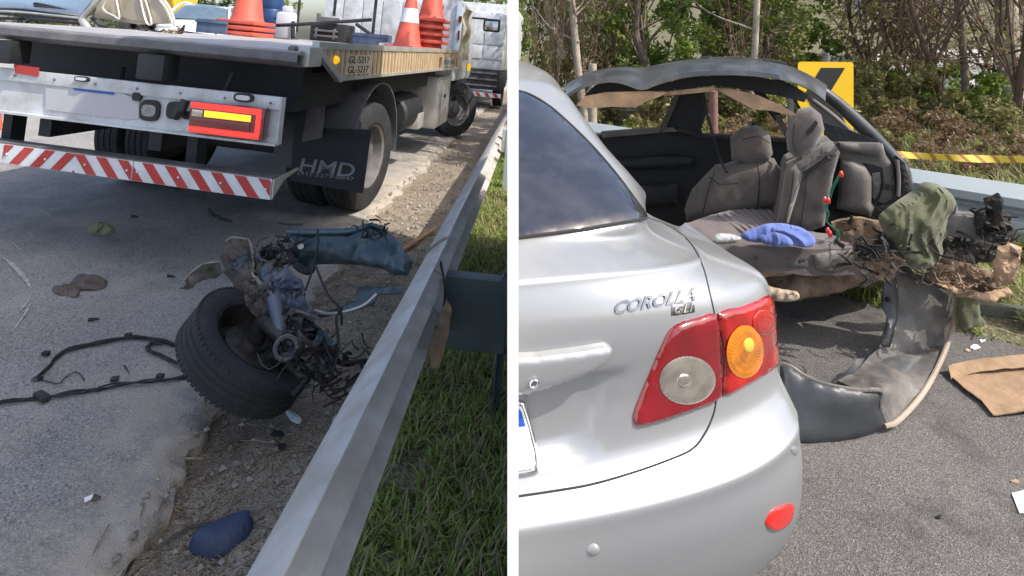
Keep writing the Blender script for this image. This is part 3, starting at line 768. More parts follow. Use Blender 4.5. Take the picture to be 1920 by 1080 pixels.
# far side
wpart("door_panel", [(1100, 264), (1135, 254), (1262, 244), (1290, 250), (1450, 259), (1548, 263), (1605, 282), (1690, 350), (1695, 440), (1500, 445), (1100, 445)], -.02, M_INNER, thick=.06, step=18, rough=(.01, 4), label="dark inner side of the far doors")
wpart("door_top", [(1126, 248), (1185, 243), (1262, 239), (1270, 246), (1200, 252), (1130, 259)], .04, M_TRIM, thick=.05, bulge=.01)
b_ = MB(); b_.tube([wat(1240, 250, .05), wat(1240, 243, .05)], .006, 8); part("lock_button", b_, M_BLACKPL, wreck)
wpart("centre_pillar", [(1270, 166), (1300, 164), (1322, 172), (1326, 205), (1314, 246), (1320, 256), (1256, 254), (1240, 246), (1254, 212)], .0, M_INNER, thick=.05, bulge=.015)
wpart("pillar_cover", [(1234, 246), (1246, 246), (1262, 208), (1278, 168), (1269, 168), (1251, 207)], .04, M_FABRIC, thick=.02, bulge=.006)
wpart("window_pillar", [(1453, 218), (1464, 217), (1483, 254), (1474, 263)], .03, M_FABRIC, thick=.03, bulge=.005)
wpart("window_pillar", [(1412, 172), (1430, 170), (1470, 222), (1452, 226)], .0, M_INNER, thick=.03, bulge=.005)
wpart("armrest", [(1150, 300), (1260, 292), (1300, 298), (1296, 312), (1200, 318), (1150, 314)], .05, M_INNER, thick=.06, bulge=.02)
wpart("door_pocket", [(1150, 350), (1270, 345), (1272, 385), (1150, 392)], .03, M_INNER, thick=.03, bulge=.02)
b_ = MB(); b_.tube([wat(1318, 175, .12), wat(1330, 230, .2), wat(1352, 300, .40), wat(1362, 322, .50)], .009, 6, sm=4); part("seat_belt", b_, M_BLACKPL, wreck)
b_ = MB(); b_.tube([wat(1478, 168, .14), wat(1500, 205, .2), wat(1520, 250, .5), wat(1556, 300, .74)], .008, 6, sm=4); part("seat_belt", b_, M_BLACKPL, wreck)
b_ = MB(); b_.tube([wat(1110, 262, .0), wat(1130, 252, .02), wat(1262, 243, .02), wat(1322, 256, .02), wat(1452, 262, .02), wat(1548, 266, .04)], .014, 6, sm=4); part("window_rail", b_, M_DKPAINT, wreck)
# quarter trim
tp = wpart("quarter_trim", [(1572, 269), (1655, 270), (1661, 291), (1676, 313), (1679, 349), (1673, 371), (1658, 382), (1646, 377), (1641, 389), (1632, 408), (1571, 391), (1575, 373), (1580, 304), (1568, 290)], .10, M_TRIM, thick=.03, bulge=.012, rough=(.004, 12))
wpart("trim_ledge", [(1574, 268), (1653, 270), (1657, 290), (1640, 291), (1584, 284), (1576, 278)], .17, M_TRIM, tp, thick=.07, bulge=.012)
wpart("pocket", [(1616, 306), (1640, 309), (1655, 315), (1657, 345), (1650, 372), (1640, 386), (1635, 380), (1634, 342), (1627, 320)], .118, M_INNER, tp, thick=.01)
wpart("wheel_arch_cover", [(1580, 302), (1600, 302), (1622, 312), (1634, 332), (1634, 382), (1640, 388), (1632, 407), (1572, 392), (1576, 372)], .17, M_TRIM, tp, thick=.07, bulge=.03, edge=.08)
wpart("jack_cover", [(1636, 326), (1650, 324), (1652, 340), (1648, 362), (1640, 374), (1636, 370)], .13, M_TRIM, tp, thick=.01, bulge=.008)
wpart("socket", [(1660, 346), (1668, 347), (1667, 356), (1659, 356)], .135, M_BURNT, tp, thick=.01)
wpart("socket", [(1674, 348), (1678, 348), (1677, 358), (1673, 358)], .13, M_BURNT, tp, thick=.01)
wpart("trim_slot", [(1578, 334), (1582, 336), (1581, 370), (1575, 372)], .17, M_BURNT, tp, thick=.01)
# front seat
fs = wpart("front_seat", [(1284, 394), (1294, 369), (1324, 337), (1341, 320), (1360, 318), (1378, 312), (1420, 303), (1456, 308), (1469, 332), (1466, 384), (1382, 398), (1288, 414)], .42, M_FABRIC, thick=.16, bulge=.045, edge=.09, rough=(.006, 9))
wpart("headrest", [(1372, 300), (1369, 262), (1390, 244), (1421, 239), (1444, 255), (1449, 288), (1440, 302), (1411, 308)], .42, M_FABRIC, fs, thick=.09, bulge=.04, edge=.07)
b_ = MB(); b_.tube([wat(1330, 332, .475), wat(1352, 345, .48), wat(1384, 343, .48)], .004, 6, sm=4); part("seat_seam", b_, M_INNER, fs)
# rear seat back and its head restraint
rs = wpart("rear_seat_back", [(1473, 327), (1478, 313), (1518, 291), (1540, 277), (1566, 272), (1575, 286), (1563, 327), (1546, 424), (1512, 436), (1490, 429), (1476, 423), (1457, 423), (1466, 375)], .66, M_FABDK, thick=.28, bulge=.02, edge=.05, rough=(.006, 9))
wpart("side_bolster", [(1473, 327), (1478, 314), (1492, 306), (1505, 312), (1504, 330), (1494, 369), (1477, 422), (1458, 422), (1466, 375)], .70, M_FABRIC, rs, thick=.05, bulge=.035, edge=.05)
wpart("top_bolster", [(1478, 313), (1518, 291), (1540, 277), (1566, 271), (1572, 281), (1545, 296), (1506, 323), (1490, 318)], .70, M_FABRIC, rs, thick=.10, bulge=.03, edge=.05)
hr = wpart("headrest", [(1476, 256), (1482, 230), (1502, 207), (1524, 202), (1540, 215), (1546, 243), (1532, 272), (1508, 291), (1492, 296), (1479, 285)], .70, M_FABRIC, rs, thick=.07, bulge=.045, edge=.07)
wpart("headrest_slot", [(1512, 247), (1530, 226), (1534, 231), (1522, 249), (1512, 254)], .75, M_INNER, hr, thick=.03)
for P, k, pr in ([((1340, 322), (1330, 350), (1322, 380), (1318, 404)), .475, fs], [((1420, 306), (1424, 340), (1420, 388)), .475, fs], [((1392, 262), (1420, 256), (1444, 268)), .475, fs], [((1488, 320), (1484, 360), (1472, 415)), .742, rs], [((1510, 328), (1552, 300), (1568, 290)), .70, rs], [((1512, 330), (1508, 380), (1500, 428)), .688, rs], [((1490, 232), (1486, 262), (1494, 288)), .755, rs]):
    b_ = MB(); b_.tube([wat(x, y, k) for x, y in P], .0028, 5, sm=4); part("stitched_seam", b_, M_INNER, pr)
for x in (1500, 1518):
    b_ = MB(); b_.tube([wat(x, 284, .66), wat(x + 6, 304, .64)], .006, 8); part("headrest_post", b_, M_CHROME, rs)
# bench
YP = lambda y: (np.array([0, y, 0]), np.array([0, -1.0, 0]))
ZP = lambda z: (np.array([0, 0, z]), np.array([0, 0, 1.0]))
bc = wpart("bench_cushion", [(1286, 418), (1333, 402), (1392, 386), (1455, 379), (1463, 420), (1500, 430), (1560, 440), (1606, 456), (1612, 468), (1527, 466), (1430, 462), (1345, 456), (1315, 450), (1292, 434)], ZP(.54), M_PURP, thick=.13, bulge=.03, edge=.10, rough=(.008, 7))
for i in range(9):
    a, b = np.array((1345 + 12.5 * i, 402 - 2.5 * i)), np.array((1395 + 10 * i, 436 - 2.2 * i))
    m_ = MB(); m_.tube([hit(*(a + (b - a) * t), *ZP(.571)) for t in (0, .35, .7, 1)], .005, 6, sm=3); part("cushion_rib", m_, M_PURPL, bc)
bf = wpart("bench_front", [(1318, 456), (1367, 455), (1417, 459), (1522, 468), (1583, 465), (1611, 463), (1620, 481), (1614, 500), (1578, 512), (1544, 515), (1522, 510), (1489, 504), (1417, 500), (1375, 498), (1350, 484)], YP(2.66), M_FABDK, thick=.10, bulge=.05, edge=.07, rough=(.01, 8))
wpart("end_cover", [(1523, 478), (1560, 470), (1603, 464), (1617, 484), (1611, 499), (1578, 509), (1550, 512), (1530, 503)], YP(2.605), M_TRIM, bf, thick=.02, bulge=.012, edge=.03)
for x, y, r in ((1418, 484, 5), (1478, 488, 5), (1504, 491, 7)):
    wpart("buckle_hole", ell(x, y, r, r * .8, n=12), YP(2.612), M_BURNT, bf, thick=.01, bulge=.004)
tk = wpart("fuel_tank", [(1440, 520), (1483, 512), (1533, 513), (1578, 513), (1612, 505), (1618, 523), (1611, 531), (1583, 543), (1550, 553), (1500, 562), (1462, 562), (1442, 545)], YP(2.76), M_RUST, thick=.40, bulge=.06, edge=.08, rough=(.01, 8))
wpart("tank_skirt", [(1370, 500), (1440, 503), (1492, 505), (1490, 512), (1440, 522), (1414, 536), (1385, 520)], YP(2.74), M_CARD, thick=.015, rough=(.02, 14), label="torn scrap of brown lining under the bench")
fp = wpart("floor_pan", [(1290, 455), (1450, 425), (1690, 415), (1715, 460), (1700, 492), (1620, 512), (1500, 520), (1420, 525)], ZP(.30), M_BURNT, thick=.07, step=16, rough=(.02, 7))  # black slab colour stands in for the floor's shadow
def shreds(c, spread, n, seed, L=.09, w=.012):
    """bent strips of torn metal and plastic, heaped"""
    rr = random.Random(seed); m = MB()
    for i in range(n):
        p = np.array(c) + np.array([rr.gauss(0, 1) * spread[0], rr.gauss(0, 1) * spread[1], rr.gauss(0, 1) * spread[2]])
        d = unit([rr.gauss(0, 1), rr.gauss(0, 1), rr.gauss(0, .6)]); q = unit(np.cross(d, [rr.gauss(0, 1), rr.gauss(0, 1), rr.gauss(0, 1)]))
        k = unit(np.cross(d, q)); l = L * rr.uniform(.5, 1.5); ww = w * rr.uniform(.2, 1.2); cv = rr.uniform(-.5, .5) * l; G = []
        for t in np.linspace(0, 1, 5):
            b = p + d * l * (t - .5) + k * cv * math.sin(math.pi * t) + q * rr.uniform(-.1, .1) * ww
            G.append([b - q * ww * (1 - .5 * t), b + q * ww * (1 - .5 * t)])
        m.grid(G, .003)
    return m
for i, (x, y, k, n) in enumerate(((1640, 475, .95, 40), (1600, 450, .80, 26), (1668, 455, .80, 30), (1660, 500, .95, 30))):
    part("scorched_scrap", shreds(wat(x, y, k), (.07, .06, .045), n // 2, i, .07, .010), M_BURNT, fp, kind="stuff")
    wpart("charred_sheet", [(x + 34 * math.cos(t) * (1 + .3 * math.sin(3 * t + i)), y + 22 * math.sin(t) * (1 + .3 * math.cos(2 * t + i))) for t in np.linspace(0, 6.28, 13)[:-1]], k - .03, (M_BURNT, M_RUST, M_BURNT, M_RUST)[i], fp, thick=.006, rough=(.018, 22), step=4)
wpart("side_sill", [(1560, 420), (1600, 408), (1660, 418), (1672, 440), (1620, 448), (1570, 440)], .55, M_RUST, fp, thick=.03, rough=(.02, 12))
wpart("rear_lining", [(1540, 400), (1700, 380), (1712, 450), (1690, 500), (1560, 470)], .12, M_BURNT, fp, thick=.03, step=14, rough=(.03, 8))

# ------------------------------------------------------------------ things lying in and on the wagon
M_BLUECL = mat("blue_cloth", (.10, .15, .42), .95, var=.35, vscale=9, bump=.3, bscale=200, sheen=.3)
M_GREENCL = mat("olive_cloth", (.088, .095, .042), .95, var=.3, vscale=6, bump=.25, bscale=240, dirt=(.14, .14, .08), damt=.4, sheen=.3)
def folds(poly, where, amp, f1, ang, thick=.012, step=6, bulge=.03, edge=.08, smooth=3, seed=0):
    """a heap of cloth: outline, swelling, and sharp creased folds that run along the angle ang"""
    m = sheet_mb(poly, where, step=step, thick=thick, bulge=bulge, edge=edge, smooth=smooth)
    V = np.array(m.v); h = len(V) // 2; c = V.mean(0); rx = np.array([1.0, 0, 0]); ry = unit(np.cross(rx, unit(CAM - c)))
    nn = unit(CAM - c) if not isinstance(where, tuple) else np.array([0, 0, 1.0])
    for i in range(len(V)):
        p = V[i] - c; x, y = p @ rx, p @ ry
        x += .04 * nz((x * 7, y * 7, seed)); y += .04 * nz((x * 7, y * 7, seed + 5))
        a = ang + .9 * nz((x * 4, y * 4, seed + 2)); s_, t_ = x * math.cos(a) + y * math.sin(a), -x * math.sin(a) + y * math.cos(a)
        d = 0
        for k, (g, w) in enumerate(((1, 1.0), (2.3, .5), (5, .22))):
            d += w * ((1 - abs(nz((s_ * f1 * g * .16, t_ * f1 * g * .045, seed + 11 * k))) * 2.4) - .3)
        V[i] += nn * amp * d * (1.0 if i < h else .85)
    m.v = [tuple(p) for p in V]; return m
bcl = empty("blue_cloth", "crumpled blue cloth lying on the mauve bench cushion", "cloth", at_y(1460, 462, 2.6))
for P, Y, ang, sd in (([(1390, 444), (1404, 433), (1424, 426), (1440, 421), (1466, 420), (1484, 424), (1470, 434), (1450, 440), (1440, 452), (1420, 455), (1402, 452)], 2.60, .3, 1), ([(1444, 430), (1464, 424), (1490, 424), (1512, 432), (1528, 446), (1526, 460), (1508, 464), (1484, 460), (1462, 456), (1448, 446)], 2.585, 1.9, 2), ([(1424, 444), (1446, 436), (1470, 440), (1486, 452), (1482, 462), (1456, 462), (1430, 456)], 2.565, 2.7, 3)):
    part("fold", folds(P, Y, .020, 55, ang, bulge=.022, edge=.05, step=3, seed=sd), M_BLUECL, bcl)
single("plastic_bag", folds([(1338, 448), (1345, 440), (1362, 439), (1384, 443), (1388, 450), (1370, 453), (1345, 454)], 2.66, .008, 120, .3, bulge=.02, step=4), mat("clear_plastic", (.72, .72, .74), .15, var=.2, bump=.3, bscale=60, alpha=.55, coat=1.0), "clear crumpled plastic wrapper beside the blue cloth", "wrapper")
gc = [(1651, 414), (1657, 400), (1690, 375), (1718, 356), (1733, 344), (1756, 345), (1778, 359), (1787, 378), (1788, 398), (1771, 408), (1768, 436), (1760, 450), (1762, 470), (1745, 494), (1722, 504), (1706, 502), (1690, 494), (1676, 478), (1674, 455), (1660, 436)]
single("olive_cloth", folds(gc, 2.60, .040, 55, .25, bulge=.07, edge=.12, step=4, seed=4), M_GREENCL, "olive green cloth bundled over the crushed guardrail end", "cloth")
m_ = folds([(1478, 545), (1496, 548), (1497, 562), (1470, 566), (1440, 562), (1418, 552), (1412, 538), (1432, 532), (1450, 540)], 2.64, .012, 70, .2, bulge=.02, step=5)
single("floral_cloth", m_, mat("cream_print", (.55, .45, .33), .95, var=.8, vscale=16, bump=.2, col2=(.10, .055, .04)), "cream and brown patterned cloth hanging below the rusty tank", "cloth")
fl = empty("fairy_lights", "string of green wired fairy lights with red bulbs hanging beside the rear seat", "fairy lights", wat(1552, 440, .78))
M_WIREG = mat("green_wire", (.02, .16, .09), .5, bump=0); M_BULB = mat("red_bulb", (.6, .03, .02), .25, bump=0, coat=.8)
b_ = MB()
for dx in (0, 4):
    b_.tube([wat(x + dx * math.sin(i), y, .80) for i, (x, y) in enumerate(((1576, 322), (1566, 340), (1558, 356), (1556, 372), (1551, 388), (1554, 402), (1551, 416), (1562, 428), (1569, 436), (1567, 452), (1552, 464)))], .0035, 5, sm=4)
part("wire", b_, M_WIREG, fl)
for x, y in ((1577, 328), (1546, 376), (1553, 378), (1552, 434), (1556, 440)):
    b_ = MB(); b_.lathe(Frame(wat(x, y, .82), (1, 0, 0), (0, 1, 0), (0, 0, 1)), [(0, .022), (.008, .016), (.011, .004), (.009, -.008), (0, -.014)], 8); part("bulb", b_, M_BULB, fl)

# ------------------------------------------------------------------ crushed guardrail end and scorched junk
junk = empty("scorched_wreckage", "scorched black and rust brown crushed metal at the guardrail foot", "wreckage", (2.3, 2.65, 0))
def jpart(name, poly, Y, m, **kw):
    a = dict(step=4, thick=.012, bulge=.02, edge=.06); a.update(kw); a['rough'] = (a.get('rough', (.03, 16))[0] * .5, 22)
    return part(name, sheet_mb(poly, Y, **a), m, junk, angle=35)
b_ = MB(); fb = Frame(at_y(1798, 420, 2.62), unit([.94, -.34, 0]), unit([.34, .94, 0]), (0, 0, 1)); b_.box(fb, (0, 0, 0), (.17, .09, .11), .012); part("box_beam", b_, M_TRIM, junk)
part("scorched_scrap", shreds(at_y(1860, 415, 2.52), (.05, .05, .06), 26, 21, .08, .012), M_BURNT, junk, kind="stuff")
part("scorched_scrap", shreds(at_y(1830, 460, 2.55), (.09, .06, .04), 30, 22, .08, .012), M_BURNT, junk, kind="stuff")
part("scorched_scrap", shreds(at_y(1800, 520, 2.5), (.09, .05, .03), 24, 23, .07, .010), M_RUST, junk, kind="stuff")
jpart("crushed_plate", [(1826, 402), (1846, 392), (1856, 372), (1866, 364), (1872, 388), (1890, 400), (1898, 420), (1884, 448), (1850, 452), (1832, 440)], 2.55, M_BURNT, rough=(.05, 16))
jpart("crushed_plate", [(1862, 375), (1872, 362), (1880, 372), (1878, 410), (1868, 412)], 2.5, M_BURNT, rough=(.02, 18))
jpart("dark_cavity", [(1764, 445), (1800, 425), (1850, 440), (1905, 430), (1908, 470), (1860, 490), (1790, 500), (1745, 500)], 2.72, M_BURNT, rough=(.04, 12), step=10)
jpart("torn_lining", [(1738, 500), (1770, 484), (1800, 490), (1840, 500), (1868, 512), (1872, 540), (1850, 555), (1806, 546), (1768, 540), (1735, 520)], 2.58, M_RUST, rough=(.05, 16))
jpart("torn_lining", [(1862, 500), (1872, 468), (1895, 456), (1912, 462), (1908, 500), (1898, 530), (1872, 540)], 2.45, M_CARD, rough=(.04, 14))
jpart("torn_lining", [(1750, 530), (1800, 540), (1850, 552), (1892, 540), (1898, 552), (1860, 566), (1800, 556)], 2.5, M_CARD, rough=(.03, 16))
b_ = MB(); b_.box(Frame(at_z(1868, 585, .05), unit([.97, -.25, 0]), unit([.25, .97, 0]), (0, 0, 1)), (0, 0, 0), (.28, .05, .09), .01); part("board", b_, mat("olive_board", (.075, .085, .05), .8, bump=.3, dirt=(.16, .15, .1)), junk)
jpart("dark_strap", [(1800, 560), (1835, 556), (1838, 592), (1850, 606), (1830, 612), (1800, 618), (1796, 590)], 2.6, M_GREENCL, rough=(.015, 12))

# ------------------------------------------------------------------ torn bumper on the road
M_BUMP = mat("scratched_bumper_plastic", (.034, .038, .043), .42, var=.12, vscale=7, bump=.04, dirt=(.07, .07, .07), dscale=9, damt=.35)
M_BUMPIN = mat("dusty_bumper_inside", (.085, .083, .08), .5, var=.2, vscale=9, bump=.15, bscale=70, dirt=(.19, .165, .14), dscale=12, damt=.7)
bmp = empty("torn_bumper", "torn grey plastic car bumper lying twisted on the asphalt", "bumper", (1.55, 2.35, 0))
def bpart(name, poly, m, **kw):
    a = dict(step=8, thick=.006, bulge=0.0, edge=.03); a.update(kw)
    return part(name, sheet_mb(poly, None, **a), m, bmp, angle=50)
fbp = lambda x, y, Y: (1440 + x / 2.633, 440 + y / 2.633, Y)
bpart("outer_face", [fbp(*p) for p in ((60, 640, 2.22), (115, 655, 2.2), (170, 692, 2.18), (250, 730, 2.14), (340, 752, 2.12), (440, 768, 2.11), (535, 768, 2.12), (552, 790, 2.13), (548, 850, 2.13), (585, 938, 2.13), (540, 968, 2.11), (440, 1000, 2.09), (330, 1022, 2.08), (200, 1030, 2.075), (60, 1032, 2.08))], M_BUMP, bulge=.02, edge=.12)
b_ = MB(); b_.tube([at_y(*fbp(*p)) for p in ((60, 635, 2.23), (115, 652, 2.21), (170, 690, 2.185), (250, 728, 2.15), (340, 751, 2.13), (440, 767, 2.12), (530, 766, 2.12), (556, 778, 2.13), (550, 850, 2.13), (578, 930, 2.13))], .009, 8, sm=4); part("lip", b_, M_BUMPIN, bmp)
bpart("channel", [fbp(*p) for p in ((345, 720, 2.3), (420, 690, 2.36), (480, 620, 2.45), (545, 560, 2.55), (640, 560, 2.62), (760, 560, 2.66), (890, 530, 2.70), (860, 610, 2.55), (800, 720, 2.4), (720, 830, 2.27), (640, 915, 2.17), (580, 940, 2.13), (552, 860, 2.15), (556, 780, 2.16), (440, 765, 2.2))], M_BUMPIN, rough=(.012, 8))
bpart("channel_floor", [fbp(*p) for p in ((480, 700, 2.40), (560, 610, 2.50), (700, 590, 2.56), (760, 600, 2.56), (690, 690, 2.42), (600, 770, 2.29), (560, 775, 2.25), (500, 755, 2.3))], mat("dark_bumper_rib", (.075, .078, .08), .45, bump=.15, dirt=(.26, .24, .21), damt=.5), thick=.004, bulge=.012)
bpart("inner_panel", [fbp(*p) for p in ((600, 95, 2.72), (620, 92, 2.72), (660, 150, 2.72), (705, 185, 2.72), (760, 212, 2.71), (850, 250, 2.70), (935, 275, 2.68), (925, 380, 2.67), (905, 490, 2.67), (890, 535, 2.67), (800, 570, 2.64), (700, 592, 2.60), (590, 590, 2.55), (620, 500, 2.62), (640, 400, 2.68), (640, 250, 2.71))], M_BUMPIN, rough=(.006, 10))
bpart("flange", [fbp(*p) for p in ((578, 98, 2.70), (606, 92, 2.70), (628, 210, 2.69), (645, 320, 2.68), (640, 420, 2.64), (600, 545, 2.56), (545, 562, 2.54), (585, 445, 2.62), (590, 400, 2.65), (568, 365, 2.67), (572, 230, 2.69))], M_BUMP, bulge=.012, edge=.03)
b_ = MB(); b_.tube([at_y(*fbp(*p)) for p in ((606, 88, 2.70), (660, 150, 2.70), (705, 186, 2.70), (760, 214, 2.69), (850, 252, 2.68), (938, 275, 2.66))], .012, 8, sm=4); part("edge_roll", b_, M_BLACKPL, bmp)
b_ = MB(); b_.tube([at_y(*fbp(*p)) for p in ((938, 275, 2.66), (925, 380, 2.64), (900, 500, 2.64), (845, 640, 2.5), (760, 790, 2.3), (640, 920, 2.15), (575, 945, 2.12))], .010, 8, sm=5); part("dusty_edge", b_, mat("dust_edge", (.36, .29, .23), .8, bump=.2), bmp)
b_ = MB(); b_.lathe(Frame(at_y(*fbp(592, 320, 2.66)), (1, 0, 0), (0, 0, 1), (0, -1, 0)), [(.0, .012), (.008, .012), (.012, .004), (.012, -.01)], 10); part("fixing_hole", b_, M_BURNT, bmp)
bpart("bracket", [fbp(*p) for p in ((320, 730, 2.33), (350, 700, 2.38), (440, 620, 2.46), (480, 610, 2.48), (430, 690, 2.4), (370, 745, 2.3))], M_BUMP, rough=(.01, 12))

# ------------------------------------------------------------------ cardboard, paper
M_CBOARD = mat("cardboard", (.36, .235, .14), .9, var=.3, vscale=6, bump=.25, dirt=(.17, .11, .07), dscale=9, damt=.8)
def flat(poly, z, rough, thick, step=8, smooth=0): return sheet_mb(poly, ZP(z), step=step, thick=thick, rough=rough, edge=.01, smooth=smooth)
cb = empty("cardboard_sheet", "torn brown cardboard sheet lying flat on the asphalt", "cardboard", at_z(1870, 720, 0))
part("sheet", flat([(1786, 708), (1830, 694), (1940, 684), (1990, 700), (1990, 768), (1920, 772), (1862, 775), (1840, 750), (1812, 730)], .022, (.01, 8), .005), M_CBOARD, cb)
part("folded_flap", sheet_mb([(1778, 684), (1800, 679), (1840, 672), (1930, 663), (1990, 660), (1990, 690), (1930, 688), (1830, 697), (1784, 710)], (at_z(1830, 700, .03), unit([0, -.45, 1])), step=8, thick=.005, rough=(.012, 9)), M_CBOARD, cb)
m_ = flat([(1897, 925), (1930, 917), (1960, 920), (1960, 965), (1912, 962)], .006, (.003, 9), .001)
single("paper_slip", m_, mat("paper", (.82, .82, .84), .8, var=.06, bump=.02), "white printed paper slip lying on the asphalt", "paper")
for i, (x, y, s, c) in enumerate(((1828, 650, 9, 0), (1815, 655, 6, 1), (1842, 638, 5, 0), (1760, 968, 6, 2), (1905, 900, 8, 3))):
    rr = random.Random(i); m_ = flat([(x + s * rr.uniform(.6, 1.3) * math.cos(t), y + .5 * s * rr.uniform(.6, 1.3) * math.sin(t)) for t in np.linspace(0, 6.28, 8)[:-1]], .008, (.006, 30), .006, 4)
    nm, lb, ct = (("plastic_fragment", "white plastic fragment on the asphalt between bumper and cardboard", "fragment"), ("plastic_fragment", "small pale pink plastic fragment beside the cardboard sheet", "fragment"), ("dark_crumb", "small dark crumb of debris alone on the open asphalt", "debris"), ("dry_leaf", "small brown dry leaf near the white paper slip", "leaf"))[c]
    single(nm, m_, (M_PLATE, mat("pinkish", (.6, .42, .36), .7), M_BURNT, M_CARD)[c], lb, ct, "white fragments by the cardboard" if c == 0 else None)
# ------------------------------------------------------------------ tow truck
TF = Frame(LF.w(-1.422, 4.954, 0), LU - .09 * LV - .02 * LV, LV + .02 * LU, LN)
_tn = np.cross(TF.x, TF.z); _tn = unit(_tn)                       # normal of the planes of constant y
def ty_(px, py, y): return hit(px, py, TF.w(0, y, 0), _tn)
_B = np.linalg.inv(np.stack([TF.x, TF.y, TF.z], 1))
def tloc(w): return _B @ (np.asarray(w) - TF.o)
def tpx(px, py, y): return tloc(ty_(px, py, y))
M_TWHITE = mat("truck_white", (.64, .66, .68), .4, var=.15, vscale=3, bump=.03, dirt=(.30, .28, .25), dscale=7, damt=.6, coat=.3)
M_TDARK = mat("chassis_black", (.014, .015, .019), .6, var=.3, bump=.1, dirt=(.05, .048, .045), damt=.4)
M_RED = mat("sign_red", (.50, .035, .03), .45, var=.2, vscale=9, bump=.04, dirt=(.32, .12, .10), damt=.4)
M_SWHITE = mat("sign_white", (.72, .74, .76), .4, var=.1, vscale=9, bump=.04, dirt=(.45, .43, .41), dscale=6, damt=.5)
M_DECK = mat("scuffed_deck_steel", (.50, .48, .47), .55, metal=.3, var=.35, vscale=5, bump=.2, bscale=30, dirt=(.30, .25, .21), dscale=4, damt=.6)
M_DECKE = mat("deck_edge_steel", (.16, .155, .16), .6, metal=.3, var=.35, vscale=8, bump=.15, dirt=(.26, .24, .22), dscale=6, damt=.5)
M_LEDR = mat("led_red", (1.0, .02, .015), .3, var=.1, bump=0, emit=1.6)
M_LEDA = mat("led_amber", (1.0, .48, .02), .3, var=.35, vscale=90, bump=0, emit=.9)
M_DRED = mat("dark_red_lens", (.16, .012, .02), .2, var=.2, bump=.05, coat=1.0)
M_TAN = mat("tan_side_slat", (.42, .30, .17), .5, var=.25, vscale=8, bump=.08, dirt=(.55, .45, .30), damt=.4)
M_CREAM = mat("cream_side_slat", (.62, .52, .36), .5, var=.2, vscale=8, bump=.08)
M_ALU = mat("aluminium", (.60, .58, .54), .42, metal=.5, var=.2, vscale=5, bump=.05, dirt=(.35, .33, .3), damt=.4)
M_ORANGE = mat("cone_orange", (.62, .10, .06), .6, var=.2, vscale=7, bump=.08, dirt=(.30, .10, .08), damt=.4)
M_CABLEH = mat("hose_rubber", (.03, .03, .032), .5, var=.3, bump=.1)
truck = empty("tow_truck", "white flatbed tow truck with lit red tail lamp and chevron rear bar", "truck", TF.w(-1.25, 1.5, 0))
def tp(name, mb, m, parent=None, **k): return part(name, mb, m, parent or truck, **k)
def tbox(name, c, d, m, parent=None, bev=.0, **k):
    b = MB(); b.box(TF, c, d, bev); return tp(name, b, m, parent, **k)
XC = -1.25
# chassis and what hangs under the deck
for x in (-.85, -1.65): tbox("chassis_rail", (x, 2.0, .86), (.09, 7.6, .24), M_TDARK)
tbox("subframe", (XC, .9, 1.14), (2.2, 4.6, .26), M_TDARK)
tbox("cross_beam", (XC, -1.35, 1.22), (2.3, .12, .2), M_TDARK)
tbox("rear_axle", (XC, 0, .49), (1.8, .16, .16), M_TDARK, bev=.04)
for x in (-.55, -1.95): tbox("spring", (x, 0, .62), (.1, 1.2, .1), M_TDARK, bev=.02)
tbox("hydraulic_box", (-1.0, 1.0, .78), (1.0, .9, .4), M_TDARK, bev=.03)
tbox("mudguard_panel", (-.40, -.30, .95), (.62, .04, .42), M_TDARK, bev=.01)
# rear underrun bar with its chevron plates
YB = -1.90
bar = tbox("underrun_bar", (-1.27, YB + .035, .632), (2.57, .06, .115), M_TDARK)
for (x0, x1) in ((-.892, .012), (-1.82, -.898), (-2.55, -1.826)):
    pb = tbox("chevron_plate", ((x0 + x1) / 2, YB, .630), (x1 - x0, .006, .116), M_SWHITE, bar)
    z0, z1 = .574, .686
    x = x0 - .3
    while x < x1 + .3:
        for sgn in (1, -1):
            ap = -1.30
            lean = .10 if sgn > 0 else -.10
            q = [(x, z0), (x + .072, z0), (x + .072 - lean, z1), (x - lean, z1)]
            if sgn < 0: q = [(2 * ap - a, b) for a, b in [(x, z0), (x + .072, z0), (x + .172 - .2, z1), (x - .1, z1)]][::-1]; q = [(c_[0], c_[1]) for c_ in q]
            # clip the stripe to the plate and to its half of the chevron
            lo_, hi_ = (max(x0 + .003, ap), x1 - .003) if sgn > 0 else (x0 + .003, min(x1 - .003, ap))
            if hi_ - lo_ < .02: continue
            pl_ = q
            for lim, keep in ((lo_, 1), (hi_, -1)):
                o_ = []
                for i in range(len(pl_)):
                    a, b = pl_[i], pl_[(i + 1) % len(pl_)]
                    ia, ib = (a[0] - lim) * keep >= 0, (b[0] - lim) * keep >= 0
                    if ia: o_.append(a)
                    if ia != ib:
                        t = (lim - a[0]) / (b[0] - a[0]); o_.append((lim, a[1] + (b[1] - a[1]) * t))
                pl_ = o_
                if len(pl_) < 3: break
            if len(pl_) >= 3:
                m_ = MB(); fr = Frame(TF.w(0, YB - .004, 0), TF.x, TF.z, -TF.y); m_.prism(fr, pl_, 0, .002); tp("red_stripe", m_, M_RED, bar)
        x += .152
tbox("bar_ledge", (-1.27, YB + .05, .692), (2.56, .10, .008), M_DECKE, bar)
m_ = MB(); fr = Frame(TF.w(.02, YB, 0), TF.y, TF.z, TF.x); m_.prism(fr, [(0, .575), (.12, .66), (.30, .685), (.30, .70), (0, .69)], -.004, .004); tp("bar_bracket", m_, M_ALU)
for x in (-.6, -1.95): tbox("bar_hanger", (x, YB + .16, .78), (.07, .10, .34), M_TDARK)
